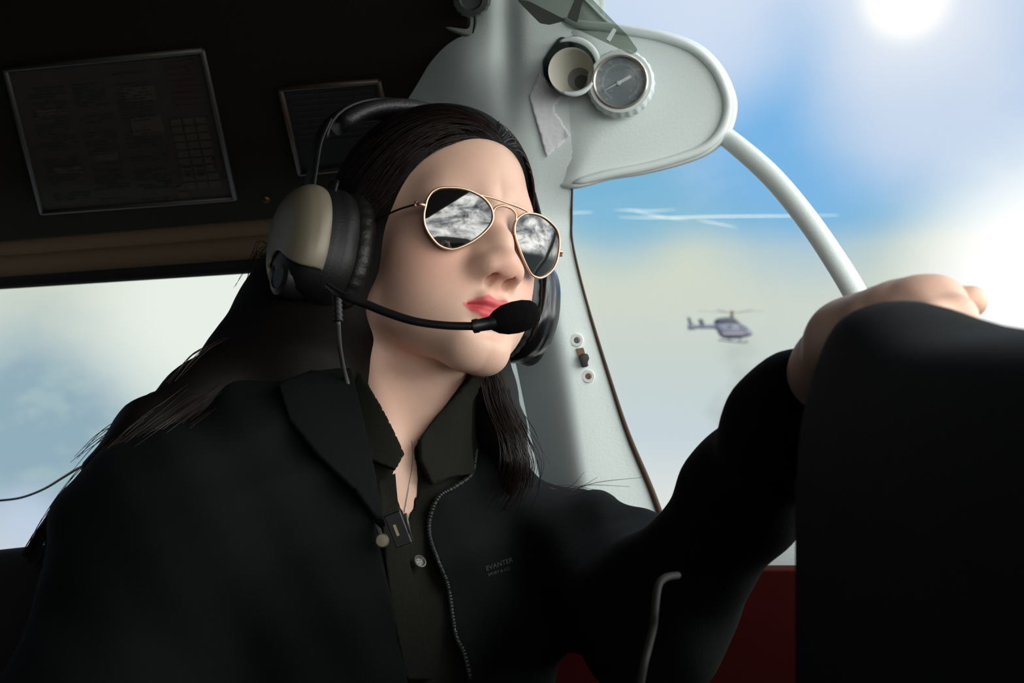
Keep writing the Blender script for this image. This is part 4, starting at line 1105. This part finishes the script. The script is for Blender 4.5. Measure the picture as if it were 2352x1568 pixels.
for i in range(3):
    for j in range(9): patch(mbs[1], .76+i*.064, .44+j*.054, .76+i*.064+.055, .44+j*.054+.044)
for j in range(8): patch(mbs[2], .80, .06+j*.042, .93, .06+j*.042+.026)
for u, v in ((.70, .80), (.70, .62), (.93, .70), (.955, .86), (.90, .05)): patch(mbs[2], u, v, u+.04, v+.10)
for u, v in ((.715, .88), (.72, .93)): patch(mbs[3], u, v, u+.05, v+.04)
for i in range(2):
    for j in range(3): patch(mbs[0], .775+i*.064, .76+j*.03, .81+i*.064, .772+j*.03, lift=.0040)
pr = MB(); mi = []
for k, mb in enumerate(mbs): pr.add(mb.v, mb.f); mi += [k]*len(mb.f)
po = pr.build('printing', INK, pl, False)
for m in (CREAM, RUST, OCH): po.data.materials.append(m)
po.data.polygons.foreach_set('material_index', mi)
c2 = [(645, 202), (870, 185), (912, 372), (690, 396)]
p2_ = placard('small_placard', 'small black placard in a thin brown frame above the headset', c2, mat('placard black', srgb(17, 17, 15), rough=.7), mat('frame brown', srgb(66, 52, 42), rough=.5))
mb = MB()
for j in range(9): patch(mb, .08, .08+j*.07, .9-(.2 if j % 3 == 2 else 0), .10+j*.07, c2, .0036)
mb.build('printing', mat('dim lettering', srgb(34, 33, 29), rough=.8), p2_, False)
lathe('rivet', on_w(611, 457), (0, -.9, -.42), [(.0042, 0), (.0040, .0016), (.0022, .0028), (0, .0030)], mat('brass rivet', srgb(110, 84, 52), rough=.4, metal=.8), None, 24)
tag(bpy.data.objects['rivet'], 'small brass rivet in the shaded lining between the chart and the ear cup', 'rivet')

# instrument panel with its glareshield in front of the woman's hand
hoodp = [(.1190, -.62), (.1190, -.115), (.1195, -.060), (.1220, -.034), (.1280, -.014), (.1350, -.004), (.148, .001), (.168, .003), (.186, .003), (.202, .0025), (.24, .002), (.32, .002), (.70, .000), (1.15, -.02), (1.25, -.09), (1.26, -.62)]
hump = [0, 0, 0, .002, .006, .012, .0145, .0130, .0060, .0005, 0, 0, 0, 0, 0, 0]
ip = thing('instrument_panel', 'black instrument panel and glareshield filling the lower right, hand resting on it', 'instrument panel', (.5, .1, ZC-1.05))
hoodq = catmull([(x, z, h) for (x, z), h in zip(hoodp, hump)], 4); hoodp = [(a, b) for a, b, _ in hoodq]; hump = [c for _, _, c in hoodq]
secs = [(.598, .75), (.592, .95), (.580, 1), (.560, .85), (.535, .45), (.505, .12), (.47, 0), (.2, 0), (-.6, 0)]
V = []; nh = len(hoodp)
for y, f in secs: V += [(x, y, ZC+z+h*f) for (x, z), h in zip(hoodp, hump)]
Fc = [(i*nh+k, (i+1)*nh+k, (i+1)*nh+k+1, i*nh+k+1) for i in range(len(secs)-1) for k in range(nh-1)]+[tuple(range(nh)), tuple((len(secs)-1)*nh+k for k in reversed(range(nh)))]
smooth_angle(mesh_obj('glareshield', np.array(V), Fc, HOOD, ip), 50)
box('panel_face', (.150, -.42, ZC-1.05), (1.1, .560, ZC-.06), HOOD, ip, .004)
box('lower_console', (.40, .60, ZC-1.05), (1.0, 1.20, ZC-.24), HOOD, ip, .01)

# seat behind the woman
st = thing('pilot_seat', 'dark upholstered seat back behind the woman at the lower left corner', 'seat', (-.45, 1.25, .2))
SEAT = mat('seat cloth', srgb(26, 24, 22), rough=.9, var=.15)
def seat_f(p):
    q = p-np.array([-.44, 1.10, ZC-.465], np.float32); c, s = math.cos(.8), math.sin(.8)
    a = np.stack([q[:, 0]*c+q[:, 1]*s, -q[:, 0]*s+q[:, 1]*c, q[:, 2]], 1)
    w = np.abs(a)-np.array([.24, .045, .30], np.float32)+.05
    return np.linalg.norm(np.maximum(w, 0), axis=1)+np.minimum(w.max(1), 0)-.05
v, q = surface(seat_f, (-.85, .75, ZC-.78), (-.05, 1.45, ZC-.08), .012); mesh_obj('seat_back', v, q, SEAT, st)
box('seat_cushion', (-.48, .72, ZC-.80), (.05, 1.20, ZC-.66), SEAT, st, .03)
for x in (-.40, -.05):
    for y in (.80, 1.12): box('leg', (x, y, ZC-1.05), (x+.04, y+.04, ZC-.79), DARKP, st, .004)
tag(tube('thin_cable', catmull([P(-60, 1152, 1.40), P(0, 1149, 1.38), P(50, 1142, 1.35), P(100, 1123, 1.30), P(145, 1096, 1.22), P(180, 1075, 1.15), P(205, 1066, 1.10)], 8), .0011, mat('blue grey cable', srgb(48, 52, 62), rough=.5)), 'thin dark cable crossing the rear window towards the shoulder', 'cable')
tag(tube('grey_streak', catmull([P(1556, 1321, .72), P(1530, 1326, .70), P(1512, 1345, .69), P(1504, 1400, .68), P(1500, 1440, .68), P(1488, 1490, .675), P(1478, 1530, .67), P(1466, 1600, .67)], 8), .0019, mat('pale streak', srgb(40, 37, 32), rough=.7)), 'pale grey streak in front of the dark sleeve near the bottom edge', 'cord')  # thin tube added along the pale streak before the sleeve

# ============================================================ OUTSIDE
he = thing('helicopter', 'small grey helicopter flying in the pale sky outside the side window', 'helicopter', P(1660, 745, 215))
HD = 215.; S = HD/FPX
HBODY = mat('helicopter grey', srgb(88, 91, 106), rough=.5, var=.04, scale=.4); HDK = mat('helicopter dark', srgb(50, 53, 64), rough=.5, scale=.4); HGL = mat('helicopter glass', srgb(42, 50, 58), rough=.25, spec=.6); HRED = mat('helicopter stripe', srgb(150, 138, 148), rough=.5); HYE = mat('rotor yellow', srgb(190, 168, 60), rough=.5)
HX = lambda x, y, dy=0.: P(x, y, HD)+Vector((0, dy, 0))
def loft(stations, n=20):
    """(x px, top y, bottom y, half width m)"""
    mb = MB(); V = []; Fc = []
    for x, t, b, wd in stations:
        c = HX(x, (t+b)/2); hh = (b-t)/2*S
        for k in range(n):
            a = 2*math.pi*k/n; V.append(c+Vector((0, wd*math.cos(a)*-1, hh*math.copysign(abs(math.sin(a))**.8, math.sin(a)))))
    for i in range(len(stations)-1):
        for k in range(n): Fc.append((i*n+k, i*n+(k+1) % n, (i+1)*n+(k+1) % n, (i+1)*n+k))
    Fc.append(tuple(range(n-1, -1, -1))); Fc.append(tuple((len(stations)-1)*n+k for k in range(n)))
    return V, Fc
V, Fc = loft([(1641, 742, 752, .35), (1646, 741, 758, .8), (1652, 740, 770, 1.1), (1660, 739, 776, 1.25), (1672, 738, 778, 1.3), (1688, 739, 778, 1.3), (1700, 742, 777, 1.25), (1710, 747, 775, 1.1), (1719, 753, 773, .8), (1726, 760, 770, .45), (1728.5, 764, 768, .15)])
fu = mesh_obj('fuselage', V, Fc, HBODY, he)
V, Fc = loft([(1640, 737, 741, .3), (1646, 732, 743, .7), (1656, 729.5, 744, .85), (1672, 728, 744, .9), (1688, 730, 745, .9), (1694, 736, 746, .8), (1700, 741, 748, .6)]); mesh_obj('engine_cowling', V, Fc, HDK, he)
V, Fc = loft([(1597, 747, 754, .25), (1610, 746, 754, .28), (1640, 744.5, 755, .42), (1648, 744, 757, .55)]); mesh_obj('tail_boom', V, Fc, HBODY, he)
V, Fc = loft([(1580, 746, 757, .3), (1586, 744, 757.5, .5), (1594, 743, 757, .5), (1600, 746, 755, .3)]); mesh_obj('tail_fan_housing', V, Fc, HBODY, he)
prism('tail_fin', [HX(x, y, -.15) for x, y in ((1578, 729), (1584, 728), (1592, 746), (1583, 749))], Vector((0, .3, 0)), HDK, he)
for dy in (-1.2, 1.2): prism('end_fin', [HX(x, y, dy-.05) for x, y in ((1605.5, 733), (1611, 732), (1617, 747), (1610, 748))], Vector((0, .1, 0)), HDK, he)
box('tailplane', tuple(HX(1610, 755, -1.2)), tuple(HX(1618, 753.5, 1.2)), HDK, he)
for x0, x1, y0, y1, nme in ((1668, 1679, 746, 754, 'window'),):
    prism(nme, [HX(x, y, -1.33) for x, y in round_poly([(x0, y0), (x1, y0), (x1, y1), (x0, y1)], 1.5)], Vector((0, .2, 0)), HGL, he)
prism('windscreen', [HX(x, y, -1.1-.2*(x < 1705)) for x, y in ((1697, 745), (1706, 748), (1716, 755), (1710, 761), (1697, 760))], Vector((0, .25, 0)), HGL, he)
prism('stripe', [HX(x, y, -1.34) for x, y in ((1656, 765), (1706, 764.5), (1706, 767), (1658, 767.5))], Vector((0, .1, 0)), HRED, he, smooth=False)
for dy in (-.95, .95):
    tube('skid', [HX(1652, 780, dy), HX(1656, 781, dy), HX(1680, 784, dy), HX(1708, 786.5, dy), HX(1713, 786, dy), HX(1716, 782, dy)], .075, HDK, he, 8)
    for x in (1676, 1700): tube('skid_strut', [HX(x, 777, dy*.5), HX(x, 784.5, dy)], .05, HDK, he, 6)
lathe('rotor_mast', HX(1681, 730), (0, 0, 1), [(.30, 0), (.22, .5), (.16, .75), (.35, .85), (.30, 1.05), (0, 1.1)], HDK, he, 20)
hub = HX(1681, 719)
for ang, L_, m in ((8, 5.0, HDK), (100, 5.0, HDK), (163, 5.1, HDK), (235, 5.0, HDK), (300, 5.0, HDK)):
    a = math.radians(ang); dv = Vector((math.cos(a), math.sin(a), .085)); sdv = Vector((-math.sin(a), math.cos(a), 0))
    bl = [hub+dv*.2-sdv*.06, hub+dv*.9-sdv*.13, hub+dv*L_-sdv*.12, hub+dv*L_+sdv*.12, hub+dv*.9+sdv*.13, hub+dv*.2+sdv*.06]
    rb = prism('rotor_blade', bl, Vector((0, 0, -.04)), m, he, smooth=False)
    yl = [hub+dv*.25-sdv*.09+Vector((0, 0, .02)), hub+dv*1.1-sdv*.14+Vector((0, 0, .02)), hub+dv*1.1+sdv*.14+Vector((0, 0, .02)), hub+dv*.25+sdv*.09+Vector((0, 0, .02))]
    prism('blade_root', yl, Vector((0, 0, -.08)), HYE, rb, smooth=False)
# vapour trails, far off
TR = bpy.data.materials.new('vapour'); TR.use_nodes = True
def vap():
    nt = TR.node_tree; nt.nodes.remove(nt.nodes['Principled BSDF']); t = nt.nodes.new('ShaderNodeBsdfTransparent'); e = nt.nodes.new('ShaderNodeBsdfDiffuse'); e.inputs['Color'].default_value = (.98, .95, .86, 1)
    tl = nt.nodes.new('ShaderNodeBsdfTranslucent'); tl.inputs['Color'].default_value = (.98, .95, .86, 1); ad = nt.nodes.new('ShaderNodeMixShader'); nt.links.new(e.outputs[0], ad.inputs[1]); nt.links.new(tl.outputs[0], ad.inputs[2])
    mx = nt.nodes.new('ShaderNodeMixShader'); mx.inputs['Fac'].default_value = .6; nt.links.new(t.outputs[0], mx.inputs[1]); nt.links.new(ad.outputs[0], mx.inputs[2]); nt.links.new(mx.outputs[0], nt.nodes['Material Output'].inputs['Surface'])
vap()
for kk, (pts, r, lab) in enumerate((([(1306, 490), (1330, 488), (1362, 487)], 1.2, 'short vapour trail beside the pale post'), ([(1420, 499), (1520, 500), (1660, 497), (1800, 496), (1925, 494)], 1.9, 'longest vapour trail, running level across the blue sky'),
                    ([(1408, 482), (1450, 483), (1500, 484), (1552, 481)], 1.3, 'short level vapour trail above the longest one'), ([(1440, 479), (1484, 491), (1540, 501), (1580, 506)], 1.2, 'slanting vapour trail crossing the short level one'), ([(1600, 505), (1640, 512), (1692, 522)], 1.3, 'slanting vapour trail below the longest one'))):
    tag(tube('vapour_trail', catmull([P(x, y, 2500+60*kk) for x, y in pts], 6), [r*.2, r*.6, r*.6, r*.2], TR, None, 6), lab, 'vapour trail', 'vapour trails in the blue sky')
